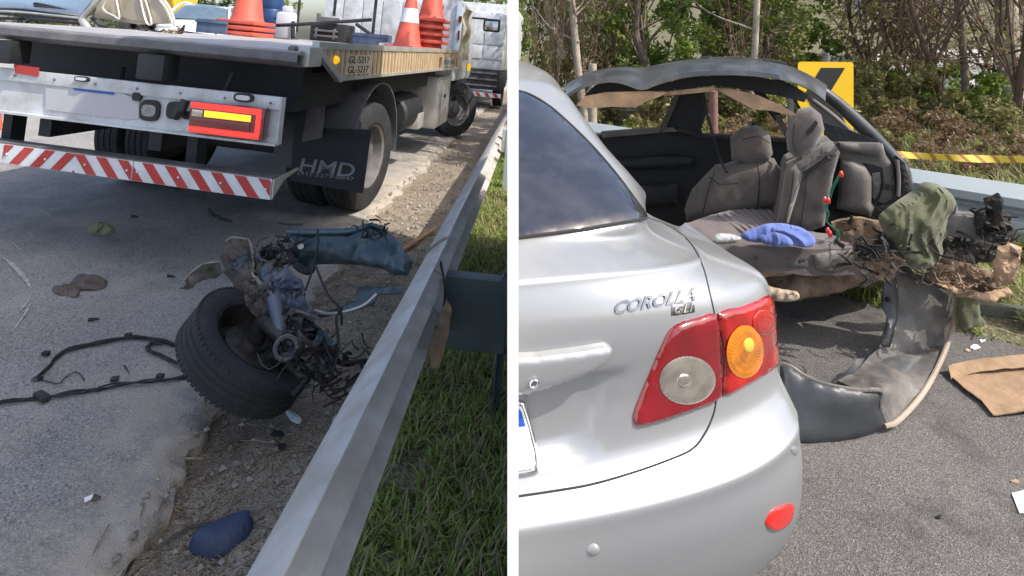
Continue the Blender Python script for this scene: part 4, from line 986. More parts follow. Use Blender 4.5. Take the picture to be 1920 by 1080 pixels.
# white rear board
brd = tbox("light_board", (-1.255, -1.87, .985), (2.53, .02, .20), M_TWHITE)
tbox("board_top", (-1.255, -1.885, 1.122), (2.53, .03, .078), M_TWHITE, brd, bev=.006)
tbox("board_lip", (-1.255, -1.89, .885), (2.53, .045, .014), M_TWHITE, brd)
tbox("board_cap", (.012, -1.87, 1.02), (.006, .05, .275), M_TWHITE, brd)
FR = lambda px, py, y=-1.90: tpx(px, py, y)
def tpoly(px, y, t, m, name, parent, off=0.0):
    """flat piece on the plane y of the truck, outline in x,z"""
    P = [tpx(a, b, y) for a, b in px]
    f = Frame(TF.w(0, y - off, 0), TF.x, TF.z, -TF.y); g = MB(); g.prism(f, [(p[0], p[2]) for p in P], 0, t); return tp(name, g, m, parent)
lamp = tbox("tail_lamp", (-.29, -1.925, 1.0), (.475, .05, .185), M_DRED, bev=.008, label="lit red tail lamp with amber bar")
def lbar(n_, x0, x1, z0, z1, m, y=-1.953): tbox(n_, ((x0 + x1) / 2, y, (z0 + z1) / 2), (x1 - x0, .006, z1 - z0), m, lamp, bev=.002)
lbar("led_strip", -.52, -.075, 1.055, 1.085, M_LEDR); lbar("led_strip", -.52, -.075, .915, .945, M_LEDR); lbar("led_strip", -.10, -.072, .945, 1.055, M_LEDR)
lbar("led_strip", -.43, -.135, 1.008, 1.045, M_LEDA); lbar("reversing_lens", -.51, -.44, 1.005, 1.045, M_CLEAR); lbar("stop_lens", -.51, -.135, .955, 1.0, M_REDLENS)
def oval(name, px, py, a, b, y, m, parent, ring=None):
    c = tpx(px, py, y); g = MB(); fr = Frame(TF.w(c[0], y, c[2]), TF.x, TF.z, -TF.y)
    g.prism(fr, [(a * math.copysign(abs(math.cos(t)) ** .6, math.cos(t)), b * math.copysign(abs(math.sin(t)) ** .7, math.sin(t))) for t in np.linspace(0, 2 * math.pi, 24, endpoint=False)], -.005, .012)
    o = tp(name, g, ring or m, parent)
    if ring:
        g = MB(); g.prism(fr, [(.72 * a * math.copysign(abs(math.cos(t)) ** .6, math.cos(t)), .55 * b * math.copysign(abs(math.sin(t)) ** .7, math.sin(t))) for t in np.linspace(0, 2 * math.pi, 24, endpoint=False)], .010, .018); tp("lens", g, m, o)
    return o
oval("marker_lamp", 458, 183, .062, .026, -1.905, M_SWHITE, brd, M_BLACKPL)
oval("marker_lamp", 155, 148, .050, .016, -1.905, M_SWHITE, brd, M_BLACKPL)
oval("work_lamp", 282, 207, .066, .064, -1.89, mat("work_lens", (.34, .32, .29), .3, var=.4, vscale=60, bump=.4, bscale=90, coat=.8), brd, M_BLACKPL)
oval("socket", 328, 207, .050, .052, -1.89, M_BLACKPL, brd); oval("socket", 258, 181, .030, .026, -1.89, M_BLACKPL, brd); oval("socket", 352, 216, .024, .024, -1.89, M_BLACKPL, brd)
m_ = MB(); m_.tube([ty_(348, 188, -1.93), ty_(340, 205, -1.95), ty_(330, 220, -1.93)], [.026, .03, .022], 10); tp("plug", m_, M_BLACKPL, brd)
plt = tpoly([(88, 155), (222, 170), (262, 188), (262, 222), (240, 224), (88, 205)], -1.885, .008, mat("grey_plate", (.50, .49, .51), .45, var=.08, bump=.02), "number_plate", brd)
tpoly([(135, 162), (215, 172), (214, 178), (140, 169)], -1.8935, .003, M_PLATEBLUE, "plate_band", plt)
tpoly([(27, 121), (74, 127), (72, 144), (29, 137)], -1.905, .003, M_RED, "red_reflector", brd)
for px in ((268, 100, 312, 152), (0, 74, 28, 120)):
    c0, c1 = tpx(px[0], px[1], -1.93), tpx(px[2], px[3], -1.93); tbox("rubber_stop", ((c0[0] + c1[0]) / 2, -1.90, (c0[2] + c1[2]) / 2), (abs(c1[0] - c0[0]), .14, abs(c1[2] - c0[2])), M_BLACKPL, bev=.01)
for x in np.linspace(-2.4, -.05, 9):
    g = MB(); g.lathe(Frame(TF.w(x, -1.902, 1.122), TF.x, TF.z, -TF.y), [(.008, 0), (.008, .004), (0, .006)], 8); tp("rivet", g, M_BOLT, brd)
for x0, x1 in ((-.86, -.02), (-1.79, -.93)):
    for t in (0, .33, .66, 1): g = MB(); g.lathe(Frame(TF.w(x0 + (x1 - x0) * t, YB - .006, .63), TF.x, TF.z, -TF.y), [(.007, 0), (.007, .005), (0, .007)], 8); tp("rivet", g, M_SWHITE, bar)
for P in (((-.3, -1.4, 1.2), (-.5, -1.3, .98), (-.9, -1.2, .9), (-1.2, -.9, 1.0)), ((-1.4, -1.5, 1.2), (-1.5, -1.45, .95), (-1.9, -1.4, .92)), ((-.5, -1.6, 1.25), (-.55, -1.62, 1.05), (-.62, -1.5, .85))):
    g = MB(); g.tube([TF.w(*p) for p in P], .016, 8, sm=5); tp("hose", g, M_CABLEH, truck)
# deck, tilted a little up to the front
DF = TF.sub(0, -1.9, 1.435, rx=.0145)
b_ = MB(); b_.box(DF, (-1.25, 3.1, -.012), (2.70, 6.2, .024)); deck = tp("deck", b_, M_DECK)
b_ = MB()
prof = [(.0, -.012), (-.03, -.02), (-.035, -.06), (-.01, -.085), (.10, -.10), (.10, -.02)]
G = [[DF.w(x, a, c + .004 * nz((x * 3, 0, 1))) for a, c in prof] for x in np.linspace(-2.6, .10, 30)]
b_.grid(G, .006); tp("deck_edge", b_, M_DECKE, deck)
b_ = MB(); b_.box(DF, (.10, .13, -.03), (.08, .18, .12), .01); tp("corner_bracket", b_, M_ALU, deck)
b_ = MB(); b_.tube([DF.w(.03, .02, .01), DF.w(.03, .09, .01)], .02, 8); tp("corner_pin", b_, M_DECKE, deck)
# ribbed side board, its slats one by one
SX, Y0, Y1 = .115, -1.72, 3.62
side = tbox("side_board", (SX - .02, (Y0 + Y1) / 2 + .2, 1.375), (.03, Y1 - Y0 - .4, .20), M_TDARK)
fs_ = lambda t: Frame(TF.w(SX + t, 0, 0), TF.y, TF.z, TF.x)
zt = lambda y: 1.455 + .012 * (y - Y0)
zb = lambda y: 1.265 + .004 * (y + 1.3) if y > -1.32 else 1.265 + (-1.32 - y) * .48
n_sl = 104
for i in range(n_sl):
    a = Y0 + (Y1 - Y0) * i / n_sl; b = a + (Y1 - Y0) / n_sl * .96
    m_ = MB(); m_.prism(fs_(0), [(a, zb(a)), (b, zb(b)), (b, zt(b)), (a, zt(a))], 0, .004 + .008 * (i % 2)); tp("slat", m_, M_TAN if i % 2 else M_CREAM, side)
m_ = MB(); m_.prism(fs_(0), [(Y0, zt(Y0)), (Y1, zt(Y1)), (Y1, zt(Y1) + .045), (Y0, zt(Y0) + .045)], -.03, .018); tp("top_rail", m_, M_ALU, side)
m_ = MB(); m_.prism(fs_(0), [(Y0, zt(Y0) - .02), (-1.32, zb(-1.32) - .03), (-1.25, zb(-1.3) - .02), (-1.30, zb(-1.3) + .012), (Y0 + .06, zt(Y0))], -.02, .018); tp("end_rail", m_, M_ALU, side)
m_ = MB(); m_.prism(fs_(0), [(-1.3, zb(-1.3) - .022), (Y1, zb(Y1) - .022), (Y1, zb(Y1) + .004), (-1.3, zb(-1.3) + .004)], -.02, .014); tp("bottom_rail", m_, M_ALU, side)
m_ = MB(); m_.lathe(Frame(TF.w(SX + .012, -1.44, 1.39), TF.y, TF.z, TF.x), [(0, .03), (.018, .026), (.028, .012), (.03, 0)], 12); tp("side_marker", m_, mat("amber_marker", (.9, .42, .01), .25, var=.2, bump=.1, emit=.5), side)
for y in (2.05, 3.45):
    m_ = MB(); m_.prism(fs_(0), [(y, 1.31), (y + .12, 1.31), (y + .12, 1.44), (y, 1.44)], .0, .022); tp("side_marker", m_, M_DRED, side)
tx = MB(); tx.prism(fs_(0), [(-1.24, 1.285), (-.72, 1.285), (-.72, 1.43), (-1.24, 1.43)], .010, .0145); pnl = tp("number_panel", tx, M_CREAM, side)
for k in range(2):
    tp("lettering", raised_text("GL-5217", lambda a, b, o: TF.w(SX + .0155 + o, -1.20 + .44 * a, 1.295 + .072 * k + .052 * b), .002), M_TDARK, pnl, kind="stuff")
m_ = MB(); m_.prism(fs_(0), [(2.3, 1.30), (3.3, 1.30), (3.3, 1.44), (2.3, 1.44)], .010, .0145); pnl2 = tp("print_panel", m_, mat("grey_panel", (.34, .32, .28), .5), side)
for q in range(4):
    m_ = MB(); m_.prism(fs_(0), [(2.36 + .24 * q, 1.34), (2.54 + .24 * q, 1.34), (2.54 + .24 * q, 1.40), (2.36 + .24 * q, 1.40)], .0155, .0165); tp("print_block", m_, M_DECKE, pnl2)
# wheels
def truck_wheel(name, c, axis, R, W, parent):
    z = unit(axis); x = unit(np.cross(z, LN)); y = np.cross(z, x); fr = Frame(c, x, y, z)
    o = wheel(name, fr, R, W, R * .58, parent)
    g = MB(); h = W / 2
    g.lathe(fr, [(R * .60, h * .92), (R * .55, h * .80), (R * .52, h * .2), (R * .34, h * .0), (R * .30, h * .25), (R * .20, h * .35), (R * .16, h * .7), (0, h * .75)], 32); ri = part("rim", g, M_DECKE, o)
    for k in range(8):
        a = k * math.pi / 4; g = MB(); g.lathe(Frame(fr.w(R * .26 * math.cos(a), R * .26 * math.sin(a), h * .3), fr.x, fr.y, fr.z), [(.016, 0), (.016, .03), (0, .034)], 6); part("wheel_nut", g, M_ALU, ri) if False else None
    return o
TX = unit(TF.x)
truck_wheel("rear_wheel", TF.w(-.14, 0, .49), TX, .49, .27, truck); truck_wheel("rear_wheel", TF.w(-.46, 0, .49), TX, .49, .27, truck)
truck_wheel("rear_wheel", TF.w(-2.36, 0, .49), -TX, .49, .27, truck); truck_wheel("rear_wheel", TF.w(-2.04, 0, .49), -TX, .49, .27, truck)
st_ = unit(TX * math.cos(.62) - unit(LV) * math.sin(.62))
truck_wheel("front_wheel", TF.w(-.10, 4.85, .49), st_, .49, .27, truck); truck_wheel("front_wheel", TF.w(-2.3, 4.85, .49), st_, .49, .27, truck)
g = MB(); Gd = [[TF.w(x, .66 * math.cos(a), .52 + .64 * math.sin(a)) for x in np.linspace(-.64, .02, 5)] for a in np.linspace(-.15, math.pi + .1, 26)]
g.grid(Gd, .015); tp("mudguard", g, mat("mudguard_grey", (.10, .105, .115), .6, bump=.1, dirt=(.2, .19, .18), damt=.3))
flap = tpoly([(553, 238), (697, 243), (681, 362), (545, 338)], -.70, .01, mat("mudflap_rubber", (.020, .022, .030), .6, var=.2, bump=.1, dirt=(.05, .05, .055), damt=.4), "mud_flap", truck)
M_PRINT = mat("faded_print", (.30, .31, .35), .7, bump=.05)
for l_ in islands(raised_text("HMD", lambda a, b, o: ty_(563 + 104 * a - 3 * (1 - b), 321 + 11.5 * a - 25 * b, -.7125 - o), .001, .12, .012)): tp("letter", l_, M_PRINT, flap)
tp("lettering", raised_text("(41) 3279-8847", lambda a, b, o: ty_(558 + 106 * a, 327 + 12 * a - 7 * b, -.7125 - o), .001), M_PRINT, flap, kind="stuff")
tpoly([(583, 172), (613, 168), (604, 258), (567, 266)], -.76, .012, M_DECKE, "side_plate", truck)
# tanks and lockers along the right side
g = MB(); g.lathe(Frame(TF.w(-.26, 1.25, .72), TF.x, TF.z, TF.y), [(0, -.02), (.20, -.0), (.23, .03), (.23, .8), (.20, .83), (0, .85)], 24); tp("air_tank", g, M_TDARK)
tbox("battery_box", (-.2, 1.95, .60), (.36, .3, .2), M_ALU, bev=.01)
tb = tbox("tool_locker", (-.24, 3.2, .77), (.5, 1.0, .74), M_ALU, bev=.008)
tbox("locker_door", (.015, 3.2, .77), (.012, .92, .68), M_ALU, tb, bev=.003)
tbox("locker_back", (-.20, 2.69, .77), (.40, .012, .68), M_ALU, tb, bev=.003)
tbox("locker_latch", (.03, 3.2, .85), (.02, .08, .04), M_TDARK, tb)
# cab
cabw = tbox("cab", (XC, 5.35, 1.75), (2.40, 2.2, 1.50), M_TWHITE, bev=.10)
tbox("cab_lower", (XC, 5.4, .82), (2.36, 1.2, .5), M_TDARK, bev=.05)
for x in np.linspace(-2.35, -.15, 7): tbox("cab_panel", (x, 4.232, 1.93), (.35, .02, .86), M_TWHITE, cabw, bev=.006)
tbox("cab_corner", (-.03, 4.20, 1.85), (.10, .06, 1.1), mat("pale_blue_white", (.52, .62, .70), .4, var=.1), cabw, bev=.01)
g = MB(); Gd = [[TF.w(.06 + .035 * math.sin(z * 14) + .03 * s_, 4.25 + .5 * s_, z) for s_ in (0, .5, 1)] for z in np.linspace(1.40, 2.3, 24)]
g.grid(Gd, .01); tp("side_fairing", g, M_CREAM, cabw)
tbox("side_lamp", (-.0, 4.15, 1.82), (.03, .04, .16), M_DRED, cabw); tbox("side_lamp", (-.0, 4.15, 2.10), (.05, .05, .10), M_DRED, cabw)
g = MB(); g.box(TF, (.40, 5.6, 2.12), (.34, .10, .26), .05); mi = tp("mirror", g, M_TDARK, cabw)
g = MB(); g.box(TF, (.40, 5.548, 2.11), (.26, .01, .18), .004); tp("mirror_glass", g, M_CHROME, mi)
g = MB(); g.tube([TF.w(-.02, 5.7, 2.25), TF.w(.3, 5.62, 2.24)], .02, 8); tp("mirror_arm", g, M_TDARK, mi)
tbox("front_marker", (.16, 4.62, 1.28), (.05, .10, .12), mat("amber_marker", (.9, .42, .01)), cabw, bev=.01)
# headboard frame and winch on the deck
for nm, P, r in (("headboard_post", ((562, 0, 3.0), (556, 60, 3.0)), .022), ("headboard_post", ((630, -6, 3.3), (626, 30, 3.3)), .024), ("headboard_post", ((706, -6, 3.0), (698, 72, 3.0)), .024), ("lashing_bar", ((508, 48, 2.4), (560, 46, 2.4), (697, 37, 2.6)), .026),
                 ("brace", ((668, 45, 2.9), (712, 76, 2.9)), .028), ("cross_rod", ((514, 34, 2.6), (552, 36, 2.6)), .014), ("bar_stand", ((550, 40, 2.5), (549, 76, 2.5)), .03)):
    tp(nm, MB().tube([ty_(*p) for p in P], r, 8), M_TDARK)
wn_ = MB(); c = tpx(624, 62, 3.05)
wn_.box(TF, (c[0], 3.05, c[2]), (.58, .4, .28), .02); wi = tp("winch", wn_, M_TDARK)
for dx, dz, w_, h_ in ((-.02, .02, .38, .03), (-.02, -.06, .38, .03), (-.17, -.02, .03, .16), (.12, -.02, .03, .16), (-.0, .19, .30, .08), (-.16, .22, .05, .12), (.15, .19, .05, .08)):
    g = MB(); g.box(TF, (c[0] + dx, 2.83, c[2] + dz), (w_, .06, h_), .008); tp("winch_bar", g, M_DECKE, wi)
c = tpx(520, 72, 2.3)
tbox("deck_ramp", (c[0], 2.3, c[2]), (.5, .3, .03), M_DECKE)

# ------------------------------------------------------------------ things standing on the deck
def deckz(y): return 1.435 + .0145 * (y + 1.9)
def cone(name, label, fr, group=None, stack=1, h=.75, white=True):
    o = empty(name, label, "traffic cone", fr.o, group)
    for k in range(stack):
        pass
    m = MB(); m.box(fr, (0, 0, .02), (.40, .40, .04), .012); part("base", m, M_ORANGE, o)
    m = MB(); m.lathe(fr, [(.165, .04), (.150, .07), (.028, h), (.02, h + .005), (0, h + .005)], 24); sh_ = part("shell", m, M_ORANGE, o)
    if white:
        r = lambda z: .150 + (.028 - .150) * (z - .07) / (h - .07) + .003
        for z0, z1 in ((.30, .46), (.56, .66)):
            m = MB(); m.lathe(fr, [(r(z0) - .004, z0), (r(z0), z0), (r(z1), z1), (r(z1) - .004, z1)], 24); part("white_band", m, M_SWHITE, o)
    return o
def on_deck(px, y, k=1.0):
    c = tpx(px, 60, y); f = TF.sub(c[0], y, deckz(y) + .0); return Frame(f.o, f.x * k, f.y * k, f.z * k)
for k in range(4):
    f0 = on_deck(770, 3.0); f1 = Frame(f0.w(0, 0, .0), f0.x, f0.y, f0.z)
cone("traffic_cone", "orange and white cone standing at the deck's ribbed side board", on_deck(766, 2.7, 1.3), "cones on the truck deck")
bs = on_deck(806, 3.15, 1.3)
for k in range(5):
    f1 = Frame(bs.w(0, 0, .085 * k + (.003 if k else 0)), bs.x, bs.y, bs.z)
    cone("traffic_cone", "orange cone nested in the stack against the cab corner" if k < 4 else "topmost orange cone of the stack against the cab corner", f1, "cones on the truck deck", white=(k == 4))
bs = on_deck(461, 1.9, 1.4)
for k in range(3):
    f1 = Frame(bs.w(0, 0, .055 * k), bs.x, bs.y, bs.z)
    cone("traffic_cone", "faded orange cone nested in the stack beside the blue drum" if k < 2 else "topmost faded orange cone of the stack beside the blue drum", f1, "cones on the truck deck", white=False)
o = empty("blue_drum", "blue plastic drum standing behind the cone stack on the deck", "drum", on_deck(505, 3.0, .85).o)
f1 = on_deck(505, 3.0, .85); m = MB(); m.lathe(f1, [(0, 0), (.19, 0), (.21, .03), (.215, .2), (.205, .22), (.215, .24), (.215, .5), (.205, .52), (.215, .54), (.20, .75), (0, .76)], 24); part("shell", m, mat("drum_blue", (.02, .06, .17), .45, var=.2, bump=.05), o)
o = empty("white_jerrycan", "white plastic jerrycan on the deck beside the blue drum", "jerrycan", on_deck(535, 2.6).o)
f1 = on_deck(535, 2.6); m = MB(); m.box(f1, (0, 0, .2), (.26, .2, .40), .05); part("body", m, mat("jug_white", (.62, .66, .70), .5, var=.1, bump=.05), o)
m = MB(); m.box(f1, (0, 0, .45), (.16, .06, .09), .03); part("handle", m, MATS["jug_white"], o)
for (px, y, w_, h_, lb) in ((408, 1.75, .44, .16, "low blue crate on the deck beside the faded cones"), (700, 3.0, .52, .16, "flat blue grey crate on the deck below the winch")):
    f1 = on_deck(px, y); o = empty("plastic_crate", lb, "crate", f1.o)
    m = MB(); mb_ = mat("crate_blue", (.07, .11, .20), .6, var=.2, bump=.08, dirt=(.2, .22, .26), damt=.4)
    m.box(f1, (0, 0, .012), (w_, .3, .024))
    for sx, sy, a, b in ((0, -.145, w_, .012), (0, .145, w_, .012), (-w_ / 2 + .006, 0, .012, .276), (w_ / 2 - .006, 0, .012, .276)): m.box(f1, (sx, sy, .024 + h_ / 2), (a, b, h_))
    part("tub", m, mb_, o)
    m = MB(); m.box(f1, (0, -.155, h_ - .01), (w_ + .03, .02, .03), .004); part("rim", m, mb_, o)
f1 = on_deck(738, 2.75); m = MB(); m.tube([f1.w(-.2, 0, .03), f1.w(-.05, .02, .05), f1.w(.1, 0, .03), f1.w(.2, .05, .03)], .03, 8, sm=4); single("chain_hook", m, M_ALU, "pale steel hook lying on the deck by the orange cone", "hook")
# torn car shell carried on the deck
M_GLBLUE = mat("sky_tinted_glass", (.30, .42, .58), .12, var=.15, vscale=2, bump=0, coat=1.0)  # sky reflection painted into the base colour as pale blue
M_GOLD = mat("beige_sunlit_panel", (.55, .46, .34), .5, var=.25, vscale=5, bump=.05)  # the sun's warm brightness is put into the beige
shell = empty("torn_car_body", "torn car body section with blue tinted rear glass and bright trimmed side windows", "car body", DF.w(-2.0, 1.2, 0))
def dsh(name, poly, y, m, parent=None, **kw):
    a = dict(step=7, thick=.02, bulge=.0, edge=.02); a.update(kw)
    return part(name, sheet_mb(poly, (TF.w(0, y, 0), _tn), **a), m, parent or shell)
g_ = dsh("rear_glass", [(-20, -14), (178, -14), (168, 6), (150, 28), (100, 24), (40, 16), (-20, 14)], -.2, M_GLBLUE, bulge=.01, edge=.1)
dsh("wiper", [(62, 5), (66, 4), (100, 11), (124, 17), (122, 18), (98, 16), (63, 13)], -.24, M_BLACKPL, g_, thick=.008)
dsh("body_panel", [(-20, 14), (40, 16), (100, 24), (152, 30), (150, 40), (100, 36), (40, 32), (-20, 26)], -.22, M_BLACKPL, rough=(.01, 8))
m = MB(); m.tube([ty_(-20, 20, -.25), ty_(40, 23, -.25), ty_(100, 29, -.25), ty_(150, 34, -.25)], .012, 8, sm=3); part("trim_strip", m, M_ALU, shell)
m = MB(); m.tube([ty_(-20, 34, -.27), ty_(60, 36, -.27), ty_(150, 44, -.27)], .016, 8, sm=3); part("lower_bar", m, M_TDARK, shell)
m = MB(); m.tube([ty_(190, -14, -.3), ty_(172, 14, -.3), ty_(155, 34, -.3), ty_(158, 44, -.32), ty_(168, 56, -.34)], [.022, .026, .032, .034, .03], 10, sm=4); part("pillar", m, M_ALU, shell)
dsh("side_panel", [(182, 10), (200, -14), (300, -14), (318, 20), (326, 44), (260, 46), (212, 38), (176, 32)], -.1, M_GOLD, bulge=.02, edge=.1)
for P in ([(206, -10), (193, 16), (214, 30), (224, 33), (216, -10)], [(262, -12), (268, 20), (276, 44), (284, 44), (278, 18), (268, -12)], [(290, -12), (312, 16), (324, 44), (328, 44), (318, 14), (298, -12)]):
    m = MB(); m.tube([ty_(a, b, -.16) for a, b in P], .009, 8, sm=4); part("window_trim", m, mat("bright_trim", (.80, .76, .68), .3, metal=.3, bump=0), shell)
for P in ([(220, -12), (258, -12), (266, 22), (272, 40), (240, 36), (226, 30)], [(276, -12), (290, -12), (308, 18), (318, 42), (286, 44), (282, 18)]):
    dsh("side_window", P, -.14, mat("gold_glass", (.38, .31, .22), .2, var=.3, vscale=3, bump=0, coat=1.0), thick=.006)  # gold tone puts reflected sunlight into the glass colour
dsh("door_sill", [(166, 32), (180, 34), (214, 58), (250, 60), (308, 68), (330, 62), (346, 46), (344, 56), (330, 72), (306, 74), (240, 66), (205, 62), (182, 48)], -.2, M_BLACKPL, bulge=.02, edge=.04, rough=(.02, 12))
part("torn_trim", shreds(ty_(322, 62, -.25), (.05, .04, .03), 26, 51, .08, .008), M_RUST, shell, kind="stuff")
part("torn_trim", shreds(ty_(262, 56, -.2), (.16, .04, .02), 24, 52, .10, .008), M_BLACKPL, shell, kind="stuff")
part("torn_trim", shreds(ty_(45, 36, -.27), (.09, .04, .02), 22, 53, .08, .008), M_BLACKPL, shell, kind="stuff")
# ------------------------------------------------------------------ vehicles behind the tow truck
def far_car(name, label, fr, cols, L_=4.3, W_=1.75):
    """a parked car: body, cabin glass, wheels, lamps; frame origin under its middle, y to its front"""
    o = empty(name, label, "car", fr.o)
    bl, gl = cols
    st = [(-.50, .45, .75, .80), (-.47, .32, .95, .90), (-.30, .28, 1.0, .98), (0, .28, .98, 1.0), (.25, .28, .95, 1.0), (.42, .30, .84, .95), (.49, .36, .68, .82), (.50, .45, .60, .76)]
    G = []
    for t, z0, z1, w in catmull(st, 4):
        h = W_ / 2 * w
        G.append([fr.w(x * h, t * L_, z) for x, z in ((-.92, z0), (-1, z0 + .12), (-1.0, (z0 + z1) / 2), (-.95, z1 - .06), (-.85, z1), (0, z1 + .03), (.85, z1), (.95, z1 - .06), (1.0, (z0 + z1) / 2), (1, z0 + .12), (.92, z0))])
    m = MB(); m.grid(G); part("body", m, bl, o, angle=60)
    cs = [(-.40, .96, .97), (-.30, 1.25, .80), (-.18, 1.42, .72), (.0, 1.45, .70), (.10, 1.40, .72), (.20, 1.2, .80), (.29, .96, .95)]
    G = []
    for t, z, w in catmull(cs, 4):
        h = W_ / 2 * w * .95
        G.append([fr.w(x * h, t * L_, zz) for x, zz in ((-1.0 / w * .9, .93), (-1, max(.94, z - .06)), (-.85, z), (0, z + .02), (.85, z), (1, max(.94, z - .06)), (1.0 / w * .9, .93))])
    m = MB(); m.grid(G); cab = part("cabin_glass", m, gl, o, angle=60)
    G = [[fr.w(x * W_ / 2 * .70, t * L_, z + .012) for x in (-.9, -.4, 0, .4, .9)] for t, z, w in catmull(cs[2:5], 4)]
    m = MB(); m.grid(G, .03); part("roof", m, bl, o)
    for sx in (-1, 1):
        for tt in (-.40, .30):
            pass
        m = MB(); m.tube([fr.w(sx * W_ / 2 * .90, .29 * L_, .97), fr.w(sx * W_ / 2 * .72, .10 * L_, 1.42), fr.w(sx * W_ / 2 * .70, -.18 * L_, 1.43), fr.w(sx * W_ / 2 * .90, -.40 * L_, .98)], .03, 6, sm=4); part("pillar", m, bl, cab)
        m = MB(); m.tube([fr.w(sx * W_ / 2 * .92, 0, .95), fr.w(sx * W_ / 2 * .72, -.03 * L_, 1.42)], .03, 6); part("pillar", m, bl, cab)
        for ty in (-.30, .31):
            wheel("wheel", Frame(fr.w(sx * (W_ / 2 - .10), ty * L_, .31), fr.y, fr.z, fr.x * sx), .31, .2, .19, o)
        m = MB(); m.box(fr, (sx * W_ / 2 * .62, L_ * .487, .64), (.34, .08, .14), .03); part("headlamp", m, M_CLEAR, o)
        m = MB(); m.box(fr, (sx * (W_ / 2 + .08), L_ * .16, 1.0), (.16, .08, .12), .03); part("mirror", m, bl, o)
    m = MB(); m.box(fr, (0, L_ * .497, .52), (.8, .04, .14), .02); part("grille", m, M_BLACKPL, o)
    return o
def l_at(px, v, c=0.0):
    """place on the banked road at distance v, in the column px"""
    for u in (0,): pass
    d = ray(px, 60); n = LV
    t = ((LF.w(0, v, 0) - CAM) @ n) / (d @ n); q = to_l(CAM + d * t); return LF.w(q[0], v, c)
M_CARW = mat("car_white", (.70, .72, .74), .3, var=.06, bump=0, coat=.8)
M_CARGL = mat("car_glass", (.10, .14, .17), .08, var=.2, bump=0, coat=1.0)
fa = math.radians(158)
def turned(o_, a): return Frame(o_, LU * math.cos(a) + LV * math.sin(a), -LU * math.sin(a) + LV * math.cos(a), LN)
far_car("white_sedan", "white sedan parked beyond the tow truck's deck", turned(l_at(388, 15.6, .85), math.radians(200)), (M_CARW, M_CARGL))
# yellow machine and white lorry
o = empty("yellow_loader", "yellow work machine standing far beyond the tow truck", "machine", l_at(300, 24, .85))
f1 = turned(l_at(300, 24, .85), .3); M_YEL = mat("machine_yellow", (.72, .45, .03), .5, var=.15, bump=.04)
m = MB(); m.box(f1, (0, 0, 1.9), (2.0, 3.0, 1.2), .1); part("body", m, M_YEL, o)
m = MB(); m.box(f1, (.1, .4, 2.95), (1.3, 1.3, 1.1), .08); part("cab", m, M_CARGL, o)
m = MB(); m.tube([f1.w(.8, -1.4, 1.4), f1.w(.9, -2.4, 2.4), f1.w(.9, -3.4, 1.2)], .16, 8); part("arm", m, M_YEL, o)
for sx in (-1, 1):
    for sy in (-1, 1): wheel("wheel", Frame(f1.w(sx * .9, sy * 1.0, .6), f1.y, f1.z, f1.x * sx), .6, .4, .3, o)
f1 = turned(l_at(870, 15.5), math.radians(178))
o = empty("white_lorry", "white lorry with red and white front bar parked ahead of the tow truck", "truck", f1.o)
m = MB(); m.box(f1, (0, -1.2, 1.95), (2.4, 2.3, 1.7), .12); cb_ = part("cab", m, M_TWHITE, o)
for i in range(4):
    for j in range(2):
        m = MB(); m.box(f1, (-.9 + .6 * i, -.035, 1.62 + .42 * j), (.56, .02, .38), .008); part("front_panel", m, M_TWHITE, cb_)
m = MB(); m.box(f1, (0, -1.0, .82), (2.36, 2.2, .56), .05); part("bumper", m, M_TDARK, o)
for i in range(3):
    m = MB(); m.box(f1, (0, .11, .66 + .18 * i), (2.2, .02, .05), .005); part("bumper_bar", m, M_DECKE, o)
m = MB(); m.box(f1, (0, .14, .40), (2.5, .04, .12)); br_ = part("stripe_bar", m, M_SWHITE, o)
for i in range(10):
    m = MB(); fr = Frame(f1.w(0, .162, .40), f1.x, f1.z, f1.y); x = -1.2 + .25 * i; m.prism(fr, [(x, -.055), (x + .11, -.055), (x + .19, .055), (x + .08, .055)], 0, .003); part("red_stripe", m, M_RED, br_)
m = MB(); m.box(f1, (.95, .12, 1.22), (.30, .02, .14), .004); part("plate", m, mat("orange_plate", (.8, .38, .04), .5), o)
for sx in (-1, 1): wheel("wheel", Frame(f1.w(sx * 1.05, -1.1, .49), f1.y, f1.z, f1.x * sx), .49, .27, .29, o)
m = MB(); m.box(f1, (0, -5.0, 2.1), (2.5, 5.0, 2.4), .05); part("cargo_box", m, M_TWHITE, o)
# cone by the truck's left flank
f1 = Frame(l_at(-2, 6.7), LU, LV, LN); cone("traffic_cone", "orange and white cone standing on the road behind the striped rear bar", f1)

# ------------------------------------------------------------------ torn wheel with suspension and crumpled panels
M_TEAL = mat("teal_paint", (.028, .062, .078), .35, var=.3, vscale=6, bump=.04, coat=.4, dirt=(.12, .14, .14), dscale=6, damt=.4)
M_BLUEP = mat("blue_grey_paint", (.075, .095, .15), .4, var=.3, vscale=8, bump=.06, dirt=(.17, .165, .155), dscale=7, damt=.6)
M_TORN = mat("torn_cream_edge", (.30, .265, .22), .8, var=.5, vscale=20, bump=.4, bscale=50)
M_BROWN = mat("rust_brown_panel", (.075, .06, .05), .7, var=.45, vscale=9, bump=.3, dirt=(.20, .17, .135), dscale=7, damt=.6)
M_GREASE = mat("greasy_steel", (.055, .05, .045), .5, metal=.5, var=.5, vscale=14, bump=.3, dirt=(.16, .14, .12), damt=.5)
tw = empty("torn_wheel_assembly", "black tyre with torn suspension and crumpled blue body panel on the road edge", "wreckage", lg(520, 720, 0))
tc_ = unit(-ray(478, 630)); rx_ = unit(np.cross(-tc_, (0, 0, 1.0))); up_ = np.cross(rx_, -tc_)
wn2 = unit(.50 * tc_ + .86 * (.68 * rx_ + .73 * up_))
WC = at_y(470, 652, 2.16)
wx = unit(np.cross(wn2, (0, 0, 1.0))); wy = np.cross(wn2, wx); WFr = Frame(WC, wx, wy, wn2)
